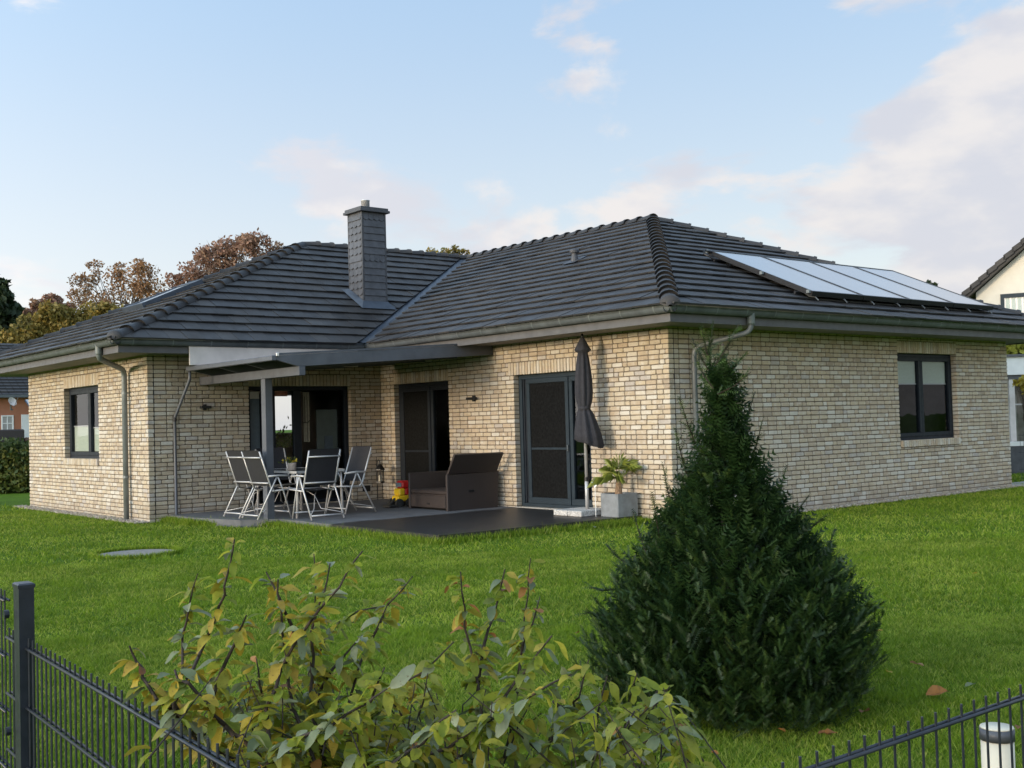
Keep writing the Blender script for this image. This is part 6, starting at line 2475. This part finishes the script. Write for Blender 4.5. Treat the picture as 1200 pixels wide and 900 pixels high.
wa0, wz0_, wz1_ = q0[0], q0[1] - .75, q1[1]
wa1 = wa0 + 1.7
for (a, b3, c_, d_) in ((wa0, wa1, wz1_ - .12, wz1_), (wa0, wa1, wz0_, wz0_ + .1), (wa0, wa0 + .1, wz0_ + .101, wz1_ - .121), (wa1 - .1, wa1, wz0_ + .101, wz1_ - .121)):
    gbox(wb, a, b3, c_, d_, .004, .06)
gw = wb.build('window', M['bluegrey'], gx)
b_ = MB(); gbox(b_, wa0 + .1, wa1 - .1, wz0_ + .1, wz1_ - .12, .006, .012); b_.build('pane', M['solar'], gw)
b_ = MB()
for k in range(9):
    gbox(b_, wa0 + .14 + k * .16, wa0 + .24 + k * .16, wz0_ + .1, wz1_ - .13, .013 + .006 * (k % 2), .024)
b_.build('curtain', M['blind'], gw)

# flat-roofed carport right of the bungalow
kd = 27.0
k0 = at(1192, 470, kd)
cp = thing('carport', 'white flat-roofed carport with glass side beyond the right corner', 'carport', (k0[0], k0[1], 0))
kz = lambda py: CAM[2] + ray(1192, py)[2] * kd
KU = np.array([RT[0], RT[1], 0]) / math.hypot(RT[0], RT[1])
KF = np.array([FW[0], FW[1], 0]) / math.hypot(FW[0], FW[1])
kP = lambda a, z, dd=0.0: np.array([k0[0], k0[1], 0]) + KU * a + np.array([0, 0, z]) + KF * dd


def kbox(b_, a0, a1, z0, z1, d0, d1):
    vv = [kP(a, z, dd) for dd in (d0, d1) for (a, z) in ((a0, z0), (a1, z0), (a1, z1), (a0, z1))]
    b_.add(vv, [(0, 1, 2, 3), (7, 6, 5, 4), (0, 4, 5, 1), (1, 5, 6, 2), (2, 6, 7, 3), (3, 7, 4, 0)])
    return b_


kbox(MB(), -1.6, 4.0, kz(439), kz(418), 0, 4).build('fascia', M['whiterender'], cp)
kbox(MB(), -1.65, 4.05, kz(417.9), kz(415), -.05, 4.05).build('roof_edge', M['fascia'], cp)
kbox(MB(), -1.55, 4.0, kz(444), kz(439.2), .05, 3.9).build('beam', M['fascia'], cp)
kbox(MB(), -.15, -.02, -.05, kz(444.1), .06, .18).build('post', M['board'], cp)
kbox(MB(), -.02 + .001, 3.0, kz(474.5), kz(473), .10, .13).build('handrail', M['alu'], cp)
b_ = kbox(MB(), .0, 3.0, kz(516), kz(444.2), .14, .15)
b_.build('glass_side', M['glass'], cp)
wf = thing('board_fence', 'weathered grey board fence behind the carport glass', 'fence', kP(1.0, 0, 1.6))
for k in range(22):
    b_ = kbox(MB(), -1.2 + k * .19, -1.2 + k * .19 + .175, -.05, kz(452) + .03 * math.sin(k), 1.6 + .01 * (k % 2), 1.63 + .01 * (k % 2))
    b_.build('board', M['fencewood'], wf)
lw = thing('low_wall', 'low white-capped dark wall below the carport glass', 'wall', kP(1.0, 0, -.2))
kbox(MB(), -1.4, 3.5, kz(522), kz(517.2), -.3, .0).build('cap', M['white'], lw)
kbox(MB(), -1.4, 3.5, -.05, kz(522.1), -.27, -.03).build('base', M['slate'], lw)
# thin rod fence on the right beyond the house corner
tf = thing('wire_fence', 'thin dark wire fence on the grass right of the bungalow', 'fence', kP(1.0, 0, -3.0))
fz = lambda py: CAM[2] + ray(1192, py)[2] * (kd - 3)
rodme = MB().tube([(0, 0, -.05), (0, 0, fz(508))], .004, 4).mesh('rod')
for k in range(40):
    o = link('rod', rodme, M['fence'], tf)
    o.location = tuple(kP(-1.3 + k * .07, 0, -3) - np.array(ORG[tf.name]))
for z in (fz(510), fz(530), fz(550), fz(568)):
    MB().tube([kP(-1.35, z, -3.01), kP(1.6, z, -3.01)], .006, 5).build('rail', M['fence'], tf)
tree_px('yellow_green_tree', 'sunlit yellow-green tree above the carport roof', 1200, 31.5, [(1195, 408, 16), (1215, 400, 26), (1186, 410, 8), (1230, 420, 26)], 3200, .13, 'lime', 28, None)
yb_ = tree_px('yellow_sapling', 'sapling with yellow autumn leaves in front of the carport glass', 1206, 26, [(1200, 450, 9), (1190, 449, 5), (1212, 446, 12)], 420, .055, 'leafyellow', 29, None, .8, .03)
# paving strip at the far right corner
b_ = MB()
b_.poly([(WA + .05, -.25), (WA + 6, -.25), (WA + 6, .45), (WA + .05, .45)], -.1, .012)
tag(b_.build('side_path', M['concrete']), kind='structure')

bpy.context.view_layer.update()
print('objects', len(bpy.data.objects), 'tris', sum(sum(len(p.vertices) - 2 for p in o.data.polygons) for o in bpy.data.objects if o.type == 'MESH' and len(o.data.polygons) < 50000))
